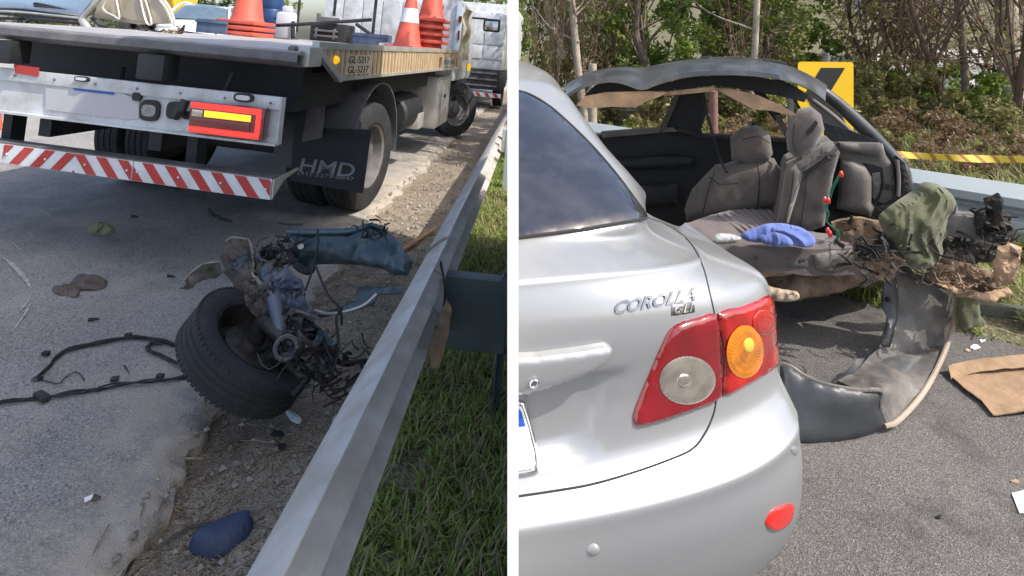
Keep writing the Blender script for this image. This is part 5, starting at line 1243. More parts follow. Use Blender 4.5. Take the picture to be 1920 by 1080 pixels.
t = MB(); R = .272; h = .066
pr = [(.178, h * .75), (.19, h * .95), (.225, h * 1.06), (R * .95, h * .98), (R * .985, h * .86), (R, h * .66)]
for g_ in (.4, .0, -.4): pr += [(R, h * (g_ + .09)), (R - .004, h * (g_ + .05)), (R - .004, h * (g_ - .05)), (R, h * (g_ - .09))]
pr += [(R, -h * .66), (R * .985, -h * .86), (R * .95, -h * .98), (.225, -h * 1.06), (.19, -h * .95), (.178, -h * .75)]
t.lathe(WFr, pr, 64); part("tyre", t, M_TYRE, tw)
# shallow tread blocks between the grooves
t = MB()
for k in range(72):
    a = 2 * math.pi * k / 72
    for z0 in (-.78, .78):
        f2 = Frame(WFr.w(R * math.cos(a), R * math.sin(a), h * z0), WFr.x * -math.sin(a) + WFr.y * math.cos(a), WFr.z, WFr.x * math.cos(a) + WFr.y * math.sin(a)); t.box(f2, (0, 0, -.0035), (.016, .022, .008))
part("tread_block", t, M_TYRE, tw, kind="stuff")
t = MB(); t.lathe(WFr, [(.186, h * .95), (.176, h * .86), (.168, h * .5), (.160, -h * .2), (.150, -h * .5), (.07, -h * .3), (.05, -h * .1), (0, -h * .1)], 40); rim = part("rim", t, M_GREASE, tw)
t = MB(); t.lathe(WFr, [(.0, h * .55), (.05, h * .55), (.055, h * .3), (.10, h * .2), (.115, h * .1), (.115, -h * .4)], 32); part("brake_drum", t, M_GREASE, rim)
t = MB(); t.tube([WFr.w(0, 0, .03), WFr.w(.02, -.02, .12), at_y(548, 650, 2.12)], [.035, .03, .036], 12, sm=4); t2 = part("hub_carrier", t, M_GREASE, tw)
t = MB(); t.lathe(Frame(at_y(536, 652, 2.08), rx_, up_, tc_), [(.046, -.03), (.048, .012), (.042, .018), (.032, .012), (.030, -.02), (0, -.03)], 20); part("bearing_ring", t, M_DECKE, t2)
t = MB(); t.tube([at_y(512, 556, 2.2), at_y(520, 590, 2.16), at_y(528, 640, 2.12)], [.026, .028, .024], 12); part("strut", t, mat("dusty_strut", (.15, .17, .21), .5, metal=.3, var=.3), tw)
t = MB(); t.tube([at_y(*p) for p in ((525, 668, 2.08), (548, 660, 2.06), (560, 650, 2.06), (578, 648, 2.06))], .008, 8, sm=4); part("link_arm", t, M_DECKE, tw)
t = MB(); t.tube([at_y(*p) for p in ((520, 650, 2.1), (552, 690, 2.1), (575, 712, 2.1))], [.03, .024, .03], 10, sm=4); part("control_arm", t, M_GREASE, tw)
c4 = lambda x, y, Y: (300 + x / 2.572, 380 + y / 2.572, Y)
def cpart(name, poly, m, parent=tw, label=None, **kw):
    a = dict(step=7, thick=.006, bulge=.0, edge=.03); a.update(kw)
    return part(name, sheet_mb([c4(*p) for p in poly], None, **a), m, parent, label=label, angle=35)
cpart("inner_panel", [(318, 185, 2.5), (350, 170, 2.5), (430, 178, 2.48), (458, 240, 2.44), (452, 352, 2.36), (400, 384, 2.34), (330, 372, 2.36), (295, 320, 2.42), (305, 240, 2.48)], M_BROWN, rough=(.035, 18), thick=.004, step=5)
cpart("torn_flap", [(92, 416, 2.42), (130, 362, 2.44), (200, 300, 2.46), (285, 285, 2.46), (305, 340, 2.42), (220, 368, 2.42), (130, 412, 2.40)], M_BROWN, rough=(.025, 22), thick=.006, step=5)
cpart("wing_panel", [(455, 245, 2.44), (540, 308, 2.42), (640, 318, 2.42), (690, 388, 2.38), (702, 450, 2.34), (745, 570, 2.24), (700, 548, 2.22), (640, 528, 2.22), (580, 488, 2.24), (520, 405, 2.30), (462, 340, 2.38)], M_BLUEP, rough=(.028, 17), bulge=.02, edge=.06, step=5)
t = MB(); t.tube([at_y(*c4(*p)) for p in ((430, 178, 2.46), (448, 260, 2.42), (445, 345, 2.35), (500, 400, 2.30), (575, 490, 2.22), (640, 520, 2.2), (715, 540, 2.2), (748, 580, 2.2))], [.003, .007, .004, .009, .005, .009, .005, .003], 6, sm=5)
V = np.array(t.v); V += .010 * np.array([[nz(p, 30, 1), nz(p, 30, 5), nz(p, 30, 9)] for p in V]); t.v = [tuple(p) for p in V]; part("torn_edge", t, M_TORN, tw)
t = MB(); t.tube([at_y(*c4(*p)) for p in ((92, 416, 2.41), (130, 360, 2.43), (200, 300, 2.45), (288, 284, 2.45))], [.003, .006, .003], 6, sm=5); part("torn_edge", t, M_TORN, tw)
t = MB(); t.tube([at_y(*c4(*p)) for p in ((318, 185, 2.49), (350, 168, 2.49), (430, 176, 2.47))], [.003, .006, .003], 6, sm=5); part("torn_edge", t, M_TORN, tw)
cpart("inner_panel", [(350, 390, 2.34), (470, 370, 2.36), (560, 470, 2.26), (620, 560, 2.2), (600, 640, 2.14), (520, 600, 2.18), (430, 520, 2.26)], M_BROWN, rough=(.035, 20), step=5)
cpart("splash_guard", [(620, 545, 2.2), (720, 560, 2.2), (760, 600, 2.18), (860, 690, 2.14), (840, 790, 2.08), (780, 850, 2.06), (700, 800, 2.06), (640, 700, 2.1)], M_TDARK, rough=(.045, 20), step=4)  # black plastic colour also stands in for the dark shadow among the rubble
cpart("splash_guard", [(760, 610, 2.15), (800, 640, 2.14), (866, 695, 2.13), (800, 700, 2.13), (745, 670, 2.14)], M_TEAL, rough=(.015, 14), label="dark teal scrap of plastic beside the hub")
part("scorched_scrap", shreds(at_y(*c4(800, 760, 2.12)), (.07, .06, .05), 34, 31, .09, .010), M_BURNT, tw, kind="stuff")
part("scorched_scrap", shreds(at_y(*c4(690, 690, 2.12)), (.05, .05, .05), 22, 32, .08, .009), M_GREASE, tw, kind="stuff")
part("scorched_scrap", shreds(at_y(*c4(560, 300, 2.46)), (.05, .05, .05), 26, 33, .09, .008), M_GREASE, tw, kind="stuff")
part("scorched_scrap", shreds(at_y(*c4(840, 850, 2.10)), (.06, .06, .03), 26, 34, .07, .009), M_BURNT, tw, kind="stuff")
rr = random.Random(77)
for i, (x, y, r, Y, mm) in enumerate(((520, 330, 80, 2.40, M_BROWN), (600, 430, 85, 2.30, M_BLUEP), (560, 540, 70, 2.20, M_GREASE), (665, 610, 75, 2.14, M_TDARK), (490, 450, 70, 2.28, M_BROWN), (720, 700, 80, 2.08, M_GREASE), (640, 760, 60, 2.05, M_TDARK), (400, 330, 70, 2.40, M_BLUEP), (800, 800, 60, 2.05, M_TDARK), (540, 250, 60, 2.5, M_TDARK))):
    cpart("crumpled_sheet", [(x + r * rr.uniform(.5, 1.25) * math.cos(t), y + r * rr.uniform(.5, 1.25) * math.sin(t), Y + rr.uniform(-.06, .06)) for t in np.linspace(0, 6.28, 12)[:-1]], mm, rough=(.05, 20), step=4, thick=.003)
# wheel arch panel of teal paint, a piece on its own
fd = empty("torn_wing", "dark teal torn car wing standing on the dirt by the guardrail", "car panel", lg(640, 520, 0))
fpart = lambda *a, **k: cpart(*a, parent=fd, **k)
fpart("skin", [(612, 140, 3.05), (690, 150, 3.04), (760, 150, 3.04), (900, 140, 3.0), (1020, 108, 2.98), (1088, 135, 2.94), (1150, 195, 2.88), (1222, 285, 2.80), (1195, 352, 2.74), (1130, 352, 2.76), (1080, 322, 2.82), (960, 300, 2.92), (830, 296, 2.98), (740, 300, 3.0), (700, 335, 2.98), (645, 310, 3.0), (618, 235, 3.04)], M_TEAL, rough=(.025, 6), bulge=.03, edge=.10, thick=.005)
t = MB(); t.tube([at_y(*c4(*p)) for p in ((612, 138, 3.04), (700, 142, 3.02), (800, 140, 3.0), (920, 136, 2.98), (1020, 108, 2.96), (1085, 128, 2.93))], [.014, .018, .018, .016, .012, .008], 8, sm=5); part("rolled_edge", t, mat("teal_edge", (.08, .13, .155), .35, coat=.5, var=.3), fd)
t = MB(); t.tube([at_y(*c4(*p)) for p in ((620, 230, 3.0), (660, 300, 2.95), (720, 330, 2.92), (740, 290, 2.95))], .022, 8, sm=5); part("bracket", t, M_TDARK, fd)
t = MB(); t.lathe(Frame(at_y(*c4(680, 212, 2.96)), rx_, up_, tc_), [(0, .008), (.014, .008), (.018, 0)], 12); part("cap", t, M_ALU, fd)
part("torn_trim", shreds(at_y(*c4(1050, 120, 2.92)), (.04, .03, .015), 16, 41, .07, .008), M_TDARK, fd, kind="stuff")
part("torn_trim", shreds(at_y(*c4(600, 200, 2.9)), (.05, .04, .05), 18, 42, .10, .008), M_TDARK, fd, kind="stuff")
at_ = empty("wheel_arch_strip", "curved dark teal strip of trim lying on the dirt beside the rail", "car trim", lg(700, 580, 0))
cpart("strip", [(740, 515, 2.5), (800, 520, 2.5), (880, 505, 2.52), (940, 470, 2.54), (945, 395, 2.6), (1050, 405, 2.58), (1170, 405, 2.56), (1165, 435, 2.54), (1050, 440, 2.54), (1030, 490, 2.5), (950, 515, 2.48), (860, 540, 2.46), (760, 540, 2.46)], M_TEAL, parent=at_, rough=(.015, 9), bulge=.01)
t = MB(); t.tube([at_y(*c4(*p)) for p in ((745, 520, 2.46), (800, 535, 2.45), (880, 528, 2.45), (980, 495, 2.47), (1045, 440, 2.5))], .007, 6, sm=5); part("edge", t, M_ALU, at_)
# cables hanging over the wing
M_CABLE = mat("black_cable", (.012, .012, .014), .55, var=.4, vscale=20, bump=.2, dirt=(.06, .055, .05), damt=.4)
t = MB(); t.tube([at_y(*c4(*p)) for p in ((760, 128, 2.94), (762, 200, 2.9), (745, 290, 2.85), (720, 370, 2.75), (702, 420, 2.66))], .006, 6, sm=5)
single("hanging_cable", t, M_CABLE, "thin black cable hanging over the torn teal wing", "cable")
t = MB(); t.tube([at_y(*c4(*p)) for p in ((750, 300, 2.8), (780, 380, 2.7), (820, 460, 2.58), (872, 512, 2.46), (850, 560, 2.36), (862, 700, 2.15), (830, 830, 2.04))], .006, 6, sm=5)
single("loose_cable", t, M_CABLE, "thin black cable running down from the wing to the tyre", "cable")

# ------------------------------------------------------------------ wiring harness on the road
def harness(pts, r, n, seed, lift=.012):
    rr = random.Random(seed); m = MB(); P = catmull(pts, 8)
    for k in range(n):
        ph, am = rr.uniform(0, 6), rr.uniform(.3, 1.0) * r * 1.6
        Q = [lg(p[0], p[1], lift + .004 * math.sin(i * .5 + ph)) + LU * am * math.sin(i * .33 + ph) + LV * am * math.cos(i * .21 + 2 * ph) + LN * am * .5 * math.cos(i * .4 + ph) for i, p in enumerate(P)]
        m.tube(Q, r * rr.uniform(.5, .9), 5)
    return m
hs = empty("wiring_harness", "black wiring harness looped across the dusty road to the tyre", "wiring", lg(200, 660))
part("main_loom", harness([(375, 654), (330, 645), (290, 636), (245, 633), (190, 642), (140, 650), (112, 665), (92, 686), (75, 702)], .006, 5, 1), M_CABLE, hs)
part("inner_loom", harness([(405, 697), (370, 690), (340, 684), (305, 668), (284, 660), (278, 650), (285, 644), (310, 642)], .006, 4, 2), M_CABLE, hs)
part("lower_loom", harness([(405, 697), (370, 704), (330, 709), (270, 716), (210, 724), (160, 732), (110, 742), (60, 748), (0, 754), (-60, 764)], .006, 4, 3), M_CABLE, hs)
part("wire_end", harness([(75, 702), (80, 712), (96, 718), (112, 718), (125, 706), (140, 698), (152, 704), (158, 714)], .003, 2, 4), M_CABLE, hs)
for i, (x, y) in enumerate(((86, 664), (240, 630), (215, 712), (300, 707))):
    m = MB(); m.box(Frame(lg(x, y, .012), unit(LU + .5 * LV * math.sin(i)), unit(LV - .5 * LU * math.sin(i)), LN), (0, 0, .004), (.03, .02, .016), .004); part("connector", m, M_BLACKPL, hs)
m = MB(); m.box(Frame(lg(78, 746, .012), unit(LU - .4 * LV), unit(LV + .4 * LU), LN), (0, 0, .006), (.075, .03, .02), .006); part("connector", m, M_BLACKPL, hs)
m = MB()
for k in range(10):
    a = k * .35; m.tube([lg(75, 702, .015), lg(72 + 6 * math.cos(a), 706 + 5 * math.sin(a), .012), lg(70 + 12 * math.cos(a * 1.3), 708 + 9 * math.sin(a), .006)], .0018, 4, sm=3)
part("frayed_wires", m, M_CABLE, hs, kind="stuff")
m = MB(); m.tube([lg(332, 640, .02), lg(340, 628, .03), lg(350, 612, .03)], [.010, .012, .006], 7, sm=3); single("orange_connector", m, mat("orange_plastic", (.42, .10, .05), .5, var=.3), "small orange red plastic connector beside the tyre", "connector")
hp = empty("rubber_hose", "long black rubber hose lying along the broken asphalt edge", "hose", lg(280, 1000, -.05))
m = MB(); m.tube([lg(205, 1110, -.045), lg(240, 1060, -.045), (lg(268, 1012, -.045)), lg(296, 968, -.04), lg(312, 948, -.035), lg(326, 932, -.03)], [.011, .011, .012, .010, .008, .004], 8, sm=5); part("hose", m, M_CABLE, hp)
single("blue_pad", sheet_mb([(356, 1018), (368, 1003), (395, 988), (432, 972), (462, 964), (474, 972), (474, 988), (460, 1008), (432, 1025), (398, 1034), (372, 1032)], (LO + LN * -.035, LN), step=7, thick=.03, bulge=.035, edge=.05, smooth=3), mat("navy_vinyl", (.035, .055, .115), .6, var=.25, vscale=12, bump=.2, bscale=120, dirt=(.10, .11, .14), damt=.3), "navy blue oval pad lying in the dirt by the guardrail", "pad")
m = MB(); m.tube([lg(290, 1030, -.03), lg(330, 1004, -.03), lg(366, 986, -.03), lg(400, 984, -.03)], .005, 5, sm=5); single("brown_twig", m, M_BROWN, "thin brown twig lying beside the navy pad", "twig")
# rags and small debris on the road
single("green_rag", folds([(164, 432), (168, 423), (180, 417), (194, 418), (206, 424), (214, 434), (206, 441), (188, 443), (170, 441)], 3.62, .020, 80, .8, bulge=.03, step=3), mat("khaki_rag", (.17, .18, .10), .95, var=.3, vscale=14, bump=.3, dirt=(.30, .31, .2), damt=.5), "small crumpled khaki green rag lying on the road behind the truck", "rag")
rg = empty("brown_rag", "flat folded brown rag lying on the dusty road", "rag", lg(150, 540))
M_RAG = mat("brown_rag", (.12, .098, .085), .95, var=.3, vscale=14, bump=.3, dirt=(.20, .17, .15), damt=.5)
part("fold", folds([(98, 541), (104, 536), (122, 534), (146, 534), (150, 543), (144, 555), (128, 552), (108, 550)], (LO + LN * .012, LN), .012, 110, .5, bulge=.008, edge=.03, step=3), M_RAG, rg)
part("fold", folds([(132, 528), (145, 519), (165, 518), (198, 524), (199, 534), (180, 541), (152, 541), (134, 536)], (LO + LN * .014, LN), .014, 100, 1.5, bulge=.010, edge=.03, step=3, seed=3), M_RAG, rg)
for i, (P, r, nm, lb) in enumerate((([(392, 393), (400, 402), (415, 409), (434, 415)], .014, "dark_twig", "dark bent twig lying on the road behind the truck bumper"),
                                   ([(166, 599), (186, 598)], .008, "black_strip", "short black strip lying between brown rag and wiring"),
                                   ([(233, 685), (243, 700)], .003, "thin_stick", "thin dark stick lying between the two wire looms"),
                                   ([(247, 405), (258, 406)], .010, "black_crumb", "small black crumb lying in front of the chevron bar"),
                                   ([(308, 352), (332, 358)], .012, "wood_splinter", "brown splinter of wood lying below the chevron bar"),
                                   ([(314, 517), (328, 518)], .008, "black_chip", "black chip lying on the road near the torn flap"))):
    m = MB(); m.tube([lg(x, y, .006 + r * .6) for x, y in P], [r, r * .8, r * .5], 6, sm=3); single(nm, m, M_BROWN if "wood" in nm else M_BURNT, lb, "debris")
m = MB(); m.tube([lg(158, 938, .008), lg(174, 931, .01)], .007, 8); single("cigarette_butt", m, M_PLATE, "white cigarette butt lying on the dusty asphalt", "cigarette butt")
m = MB(); m.tube([lg(175, 932, .01), lg(188, 934, .008)], [.009, .004], 6); single("burnt_crumb", m, M_BROWN, "brown crumb lying against the cigarette butt", "debris")
m = MB(); fr = Frame(lg(788, 448, -.02), unit(.25 * LU + LV), unit(LU - .25 * LV), LN); m.box(fr, (0, 0, .01), (.62, .035, .014), .003); single("wood_strip", m, mat("raw_wood", (.45, .25, .12), .7, var=.25, vscale=12, bump=.2), "orange brown strip of wood lying along the grass edge", "wood strip", smooth=False)
for i, (x, y) in enumerate(((520, 812), (528, 835))):
    rr = random.Random(i); m = sheet_mb([(x + 12 * rr.uniform(.6, 1.2) * math.cos(t), y + 6 * rr.uniform(.6, 1.2) * math.sin(t)) for t in np.linspace(0, 6.28, 7)[:-1]], (LO + LN * -.03, LN), step=5, thick=.008, rough=(.006, 30)); single("plastic_shard", m, M_TDARK, ("black plastic shard lying in the dirt near the tyre's foot", "black plastic shard lying in the dirt towards the navy pad")[i], "shard", "shards in the gutter")
m = sheet_mb([(536, 770), (552, 772), (566, 786), (560, 792), (545, 786)], (LO + LN * -.02, LN), step=4, thick=.006, bulge=.008, smooth=2); single("glass_shard", m, mat("pale_shard", (.5, .55, .6), .2, var=.2, coat=1.0), "pale curved shard lying at the tyre's foot", "shard")

# loose chips, straw and stones on the shoulder and the broken edge: too many to count
rr = random.Random(5); m = MB()
for i in range(4200):
    v = 1.0 + 7 * rr.random() ** 1.8; e = np.interp(v, ev, eu); u = e + (-.45 - e) * rr.random() ** 1.1 - (.12 * rr.random() if rr.random() < .2 else 0)
    z = shoulder_h(u, v) if u > edge_u(v) + .01 else .004
    a = rr.uniform(0, 6.28); L2 = rr.uniform(.006, .05) * (1 if rr.random() < .6 else .3); w2 = rr.uniform(.0008, .003)
    d = LU * math.cos(a) + LV * math.sin(a); q = LU * -math.sin(a) + LV * math.cos(a); c = LF.w(u, v, z + .004)
    m.add([c - d * L2 - q * w2, c + d * L2 - q * w2 + LN * rr.uniform(0, .01), c + d * L2 + q * w2 + LN * .004, c - d * L2 + q * w2], [(0, 1, 2, 3)])
single("dry_straw", m, mat("straw", (.30, .24, .16), .9, var=.6, vscale=30, bump=0), "dry straw and leaf litter scattered over the dirt shoulder", "litter", kind="stuff", smooth=False)
m = MB()
for i in range(900):
    v = 1.0 + 8 * rr.random() ** 1.7; e = np.interp(v, ev, eu); u = e - .06 + (-.45 - e + .06) * rr.random()
    z = shoulder_h(u, v) if u > edge_u(v) + .01 else .0
    s_ = rr.uniform(.004, .016) * (1 + .12 * v); c = LF.w(u, v, z + s_ * .3)
    P = [c + s_ * np.array([rr.uniform(.6, 1.2) * k for k in d]) for d in ((1, 0, 0), (0, 1, 0), (-1, 0, 0), (0, -1, 0), (0, 0, .8))]
    m.add(P, [(0, 1, 4), (1, 2, 4), (2, 3, 4), (3, 0, 4)])
single("gravel", m, mat("gravel_stone", (.36, .32, .27), .9, var=.6, vscale=25, bump=.2), "loose gravel stones along the broken road edge", "gravel", kind="stuff", smooth=False)
# ------------------------------------------------------------------ vegetation
def leaf_mat(name, a, b, trans=.35):
    m = bpy.data.materials.new(name); m.use_nodes = True; N, L = m.node_tree.nodes, m.node_tree.links
    bs = N["Principled BSDF"]; bs.inputs["Roughness"].default_value = .5; bs.inputs["Specular IOR Level"].default_value = .3
    g = N.new("ShaderNodeNewGeometry"); oi = N.new("ShaderNodeObjectInfo"); ad = N.new("ShaderNodeMath"); ad.operation = 'MULTIPLY_ADD'
    ad.inputs[1].default_value = .75; L.new(g.outputs["Random Per Island"], ad.inputs[0]); mu = N.new("ShaderNodeMath"); mu.operation = 'MULTIPLY'; mu.inputs[1].default_value = .25
    L.new(oi.outputs["Random"], mu.inputs[0]); L.new(mu.outputs[0], ad.inputs[2])
    mx = N.new("ShaderNodeMix"); mx.data_type = 'RGBA'; mx.inputs[6].default_value = (*a, 1); mx.inputs[7].default_value = (*b, 1); L.new(ad.outputs[0], mx.inputs[0])
    L.new(mx.outputs[2], bs.inputs["Base Color"])
    tr = N.new("ShaderNodeBsdfTranslucent"); L.new(mx.outputs[2], tr.inputs[0]); ms = N.new("ShaderNodeMixShader"); ms.inputs[0].default_value = trans
    L.new(bs.outputs[0], ms.inputs[1]); L.new(tr.outputs[0], ms.inputs[2]); L.new(ms.outputs[0], N["Material Output"].inputs[0])
    return m
M_LGREEN = leaf_mat("leaf_green", (.08, .14, .02), (.26, .32, .06))
M_LOLIVE = leaf_mat("leaf_olive", (.13, .13, .04), (.30, .27, .11))
M_LDARK = leaf_mat("leaf_dark", (.03, .055, .015), (.10, .14, .035))
M_LDRY = leaf_mat("leaf_dry", (.14, .09, .05), (.30, .21, .12))
M_GRASS = leaf_mat("grass_blade", (.12, .20, .03), (.40, .48, .13), .3)
M_GRASSD = leaf_mat("grass_dry", (.16, .14, .07), (.42, .35, .20), .3)
M_BARK = mat("bark", (.20, .16, .12), .9, var=.4, vscale=9, bump=.6, bscale=30)
M_BARKP = mat("pale_bark", (.42, .36, .28), .9, var=.3, vscale=9, bump=.4, bscale=30)
M_TWIG = mat("brown_twigs", (.16, .105, .075), .9, var=.4, vscale=9, bump=.2)
def mesh_np(name, V, Fq, m):
    me = bpy.data.meshes.new(name); V = np.asarray(V, np.float32); Fq = np.asarray(Fq, np.int32)
    k = Fq.shape[1]; me.vertices.add(len(V)); me.vertices.foreach_set("co", V.ravel())
    me.loops.add(Fq.size); me.loops.foreach_set("vertex_index", Fq.ravel())
    me.polygons.add(len(Fq)); me.polygons.foreach_set("loop_start", np.arange(0, Fq.size, k, dtype=np.int32)); me.polygons.foreach_set("loop_total", np.full(len(Fq), k, np.int32))
    me.update(calc_edges=True); me.materials.append(m); return me
def leaves(C, size, rng, aspect=2.2, down=.3):
    """one bent leaf (two triangles sharing a midrib) at every centre"""
    n = len(C); d = rng.normal(size=(n, 3)); d[:, 2] -= down; d /= np.linalg.norm(d, axis=1, keepdims=True)
    q = np.cross(d, rng.normal(size=(n, 3))); q /= np.linalg.norm(q, axis=1, keepdims=True); k = np.cross(d, q)
    s = size * rng.uniform(.6, 1.3, (n, 1))
    V = np.stack([C - d * s, C + q * s / aspect + k * s * .2, C + d * s, C - q * s / aspect + k * s * .2], 1).reshape(-1, 3)
    i = np.arange(n)[:, None] * 4
    return V, np.concatenate([i + np.array([[0, 1, 2]]), i + np.array([[0, 2, 3]])])
def crown_points(rng, n, H, R, base, clumps):
    c = []
    for _ in range(clumps):
        z = rng.uniform(base, H); r = R * math.sqrt(max(.05, 1 - ((z - (base + H) / 2) / ((H - base) * .58)) ** 2)); a = rng.uniform(0, 6.28); rr = r * rng.uniform(.35, 1) ** .6
        c.append((rr * math.cos(a), rr * math.sin(a), z, rng.uniform(.12, .3) * R))
    c = np.array(c); k = rng.integers(0, clumps, n); d = rng.normal(size=(n, 3)); d /= np.linalg.norm(d, axis=1, keepdims=True)
    return c[k, :3] + d * (c[k, 3:4] * rng.uniform(.3, 1, (n, 1)) ** .5) * [1, 1, .75], c
def branch_mb(rng, H, R, clumps, lean=.1, r0=.07, nb=14, twig=0):
    m = MB(); top = np.array([lean * H * rng.normal(), lean * H * rng.normal(), H * .85]); mid = top * .5 + np.array([rng.normal() * .06 * H, rng.normal() * .06 * H, 0])
    P = catmull([(0, 0, -.1), tuple(mid * .5), tuple(mid), tuple(top)], 5); m.tube(P, [r0 * 1.2, r0, r0 * .75, r0 * .3], 8)
    for i in range(nb):
        t = rng.uniform(.15, .9); a = P[int(t * (len(P) - 1))]
        b = clumps[rng.integers(0, len(clumps)), :3] if len(clumps) else a + np.array([rng.normal() * R * .6, rng.normal() * R * .6, rng.uniform(.2, .6) * H])
        c = (a + b) / 2 + np.array([rng.normal() * .08, rng.normal() * .08, -.05]); m.tube([a, c, b], [r0 * .4, r0 * .25, r0 * .08], 5, sm=3)
        for _ in range(twig):
            s = a + (b - a) * rng.uniform(.3, 1); m.tube([s, s + rng.normal(size=3) * .22, s + rng.normal(size=3) * [.35, .35, .2] + [0, 0, .2]], [r0 * .10, r0 * .07, r0 * .03], 4)
    return m
def make_plant(name, label, cat, seed, H, R, n, size, base, clumps, lm, bm_, r0=.07, nb=14, twig=0, lean=.1, group=None):
    rng = np.random.default_rng(seed)
    o = bpy.data.objects.new(name, None); COL.objects.link(o); o["label"] = label; o["category"] = cat
    if group: o["group"] = group
    C, cl = crown_points(rng, n, H, R, base, clumps)
    V, Fq = leaves(C, size, rng); c = bpy.data.objects.new("crown", mesh_np("crown", V, Fq, lm)); COL.objects.link(c); c.parent = o
    b = branch_mb(rng, H, R, cl, lean, r0, nb, twig); t = bpy.data.objects.new("trunk", mesh_of("trunk", b, bm_, np.zeros(3))); COL.objects.link(t); t.parent = o
    return o
CROWN_R = {'leafy': 1.75, 'dark_': 1.9, 'bare_': 1.9}
def put(o, x, y, s=1.0, rz=0.0, dz=0.0):
    R_ = CROWN_R.get(o.name[:5], .7); sx = min(s, max(.12, (x - .06) / R_))
    o.location = (x, y, terr_h(x, y) + dz); o.scale = (sx, sx, s); o.rotation_euler = (0, 0, rz); return o
# kinds
GT = [make_plant("leafy_tree", "", "tree", 1, 3.6, 1.25, 7000, .055, .25, 60, M_LGREEN, M_BARK), make_plant("leafy_tree", "", "tree", 2, 4.2, 1.4, 7000, .06, .5, 60, M_LOLIVE, M_BARKP), make_plant("dark_tree", "", "tree", 3, 4.5, 1.5, 8000, .06, .1, 70, M_LDARK, M_BARK)]
BT = [make_plant("bare_tree", "", "tree", 5, 4.0, 1.1, 700, .045, .8, 40, M_LDRY, M_TWIG, .035, 26, 5), make_plant("bare_tree", "", "tree", 6, 4.4, 1.2, 900, .045, .6, 40, M_LOLIVE, M_TWIG, .045, 26, 5, .18)]
SH = [make_plant("green_shrub", "", "shrub", 8, .75, .55, 2600, .04, .02, 34, M_LGREEN, M_TWIG, .012, 12), make_plant("dry_shrub", "", "shrub", 9, .70, .6, 2200, .035, .02, 34, M_LDRY, M_TWIG, .012, 16, 2), make_plant("olive_shrub", "", "shrub", 10, .9, .6, 2600, .04, .02, 34, M_LOLIVE, M_TWIG, .012, 14)]
used = set()
def plant(proto, x, y, s, rz, label, group):
    o = proto if proto.name not in used else copy_tree(proto)
    used.add(proto.name); used.add(o.name); put(o, x, y, s, rz); o["label"] = label; o["group"] = group; return o
XY = lambda px, Y: ((px - 960) / F * Y, Y)
gT = "trees behind the torn wagon"
for i, (k, px, Y, s, lb) in enumerate((
    (0, 1235, 8.2, 1.0, "bright green leafy tree rising directly above the torn roof"), (0, 1445, 9.5, 1.0, "green leafy tree standing left of the chevron sign"), (0, 1175, 10.5, 1.15, "green leafy tree set back behind the bright one"),
    (1, 1010, 8.0, 1.0, "olive leaved tree standing behind the sedan's roof"), (1, 1090, 9.0, 1.1, "pale barked olive tree beside the wooden post"), (2, 1050, 12.5, 1.2, "dark evergreen tree deep behind the olive trees"),
     (1, 1560, 10.5, 1.0, "olive tree overhanging the chevron sign"),
    (1, 1660, 12.0, .9, "thin olive tree between the sign and the bare trees"), (2, 1160, 15.0, 1.3, "tall dark tree farthest behind the torn roof"), (0, 1385, 8.6, .8, "small green tree seen through the wagon's far window"))):
    plant(GT[k], *XY(px, Y), s, i * 1.3, lb, gT)
gB = "bare trees on the bank"
for i, (k, px, Y, s, lb) in enumerate((
    (0, 1790, 6.8, 1.0, "bare brown tree rising above the barrier tape"), (1, 1840, 7.6, 1.1, "leaning bare tree with a few olive leaves above the tape"), (0, 1720, 8.2, 1.0, "thin bare tree right of the chevron sign"), (1, 1900, 6.4, .9, "bare tree beside the thick grey trunk"),
    (0, 1870, 9.0, 1.2, "bare brown tree set back behind the thicket"), (1, 1660, 8.8, .9, "slender bare tree just beyond the chevron sign"), (0, 1120, 7.4, .9, "bare tree standing by the wooden post"), (0, 1030, 7.0, .9, "bare brown tree behind the sedan's window"), (1, 1420, 7.2, .7, "bare tree seen through the wagon's side window"), (0, 1750, 10.0, 1.2, "bare brown tree in front of the white house"))):
    plant(BT[k], *XY(px, Y), s, i * 2.1, lb, gB)
# low growth of the bank
rr = random.Random(11); gS = "shrubs on the bank"; q = 0
for Y in (4.8, 5.7, 6.7, 7.8):
    px = 1000 if Y > 5.5 else 1560
    while px < 1960:
        x, y = XY(px + rr.uniform(-20, 20), Y + rr.uniform(-.2, .2))
        if side_of(x, y) > .45:
            k = rr.choice((0, 1, 2, 0, 2)) if px < 1640 else rr.choice((1, 2, 2, 0)); kind = ("leafy green", "dry reddish brown", "olive green")[k]
            where = "behind the barrier tape" if px > 1650 else ("around the chevron sign's post" if px > 1450 else "behind the torn wagon")
            plant(SH[k], x, y, rr.uniform(.4, 1.25) * (.55 if Y < 5.4 else .95), rr.uniform(0, 6), f"low {kind} shrub growing on the bank {where}", gS)
        px += rr.uniform(70, 170) * 6 / Y
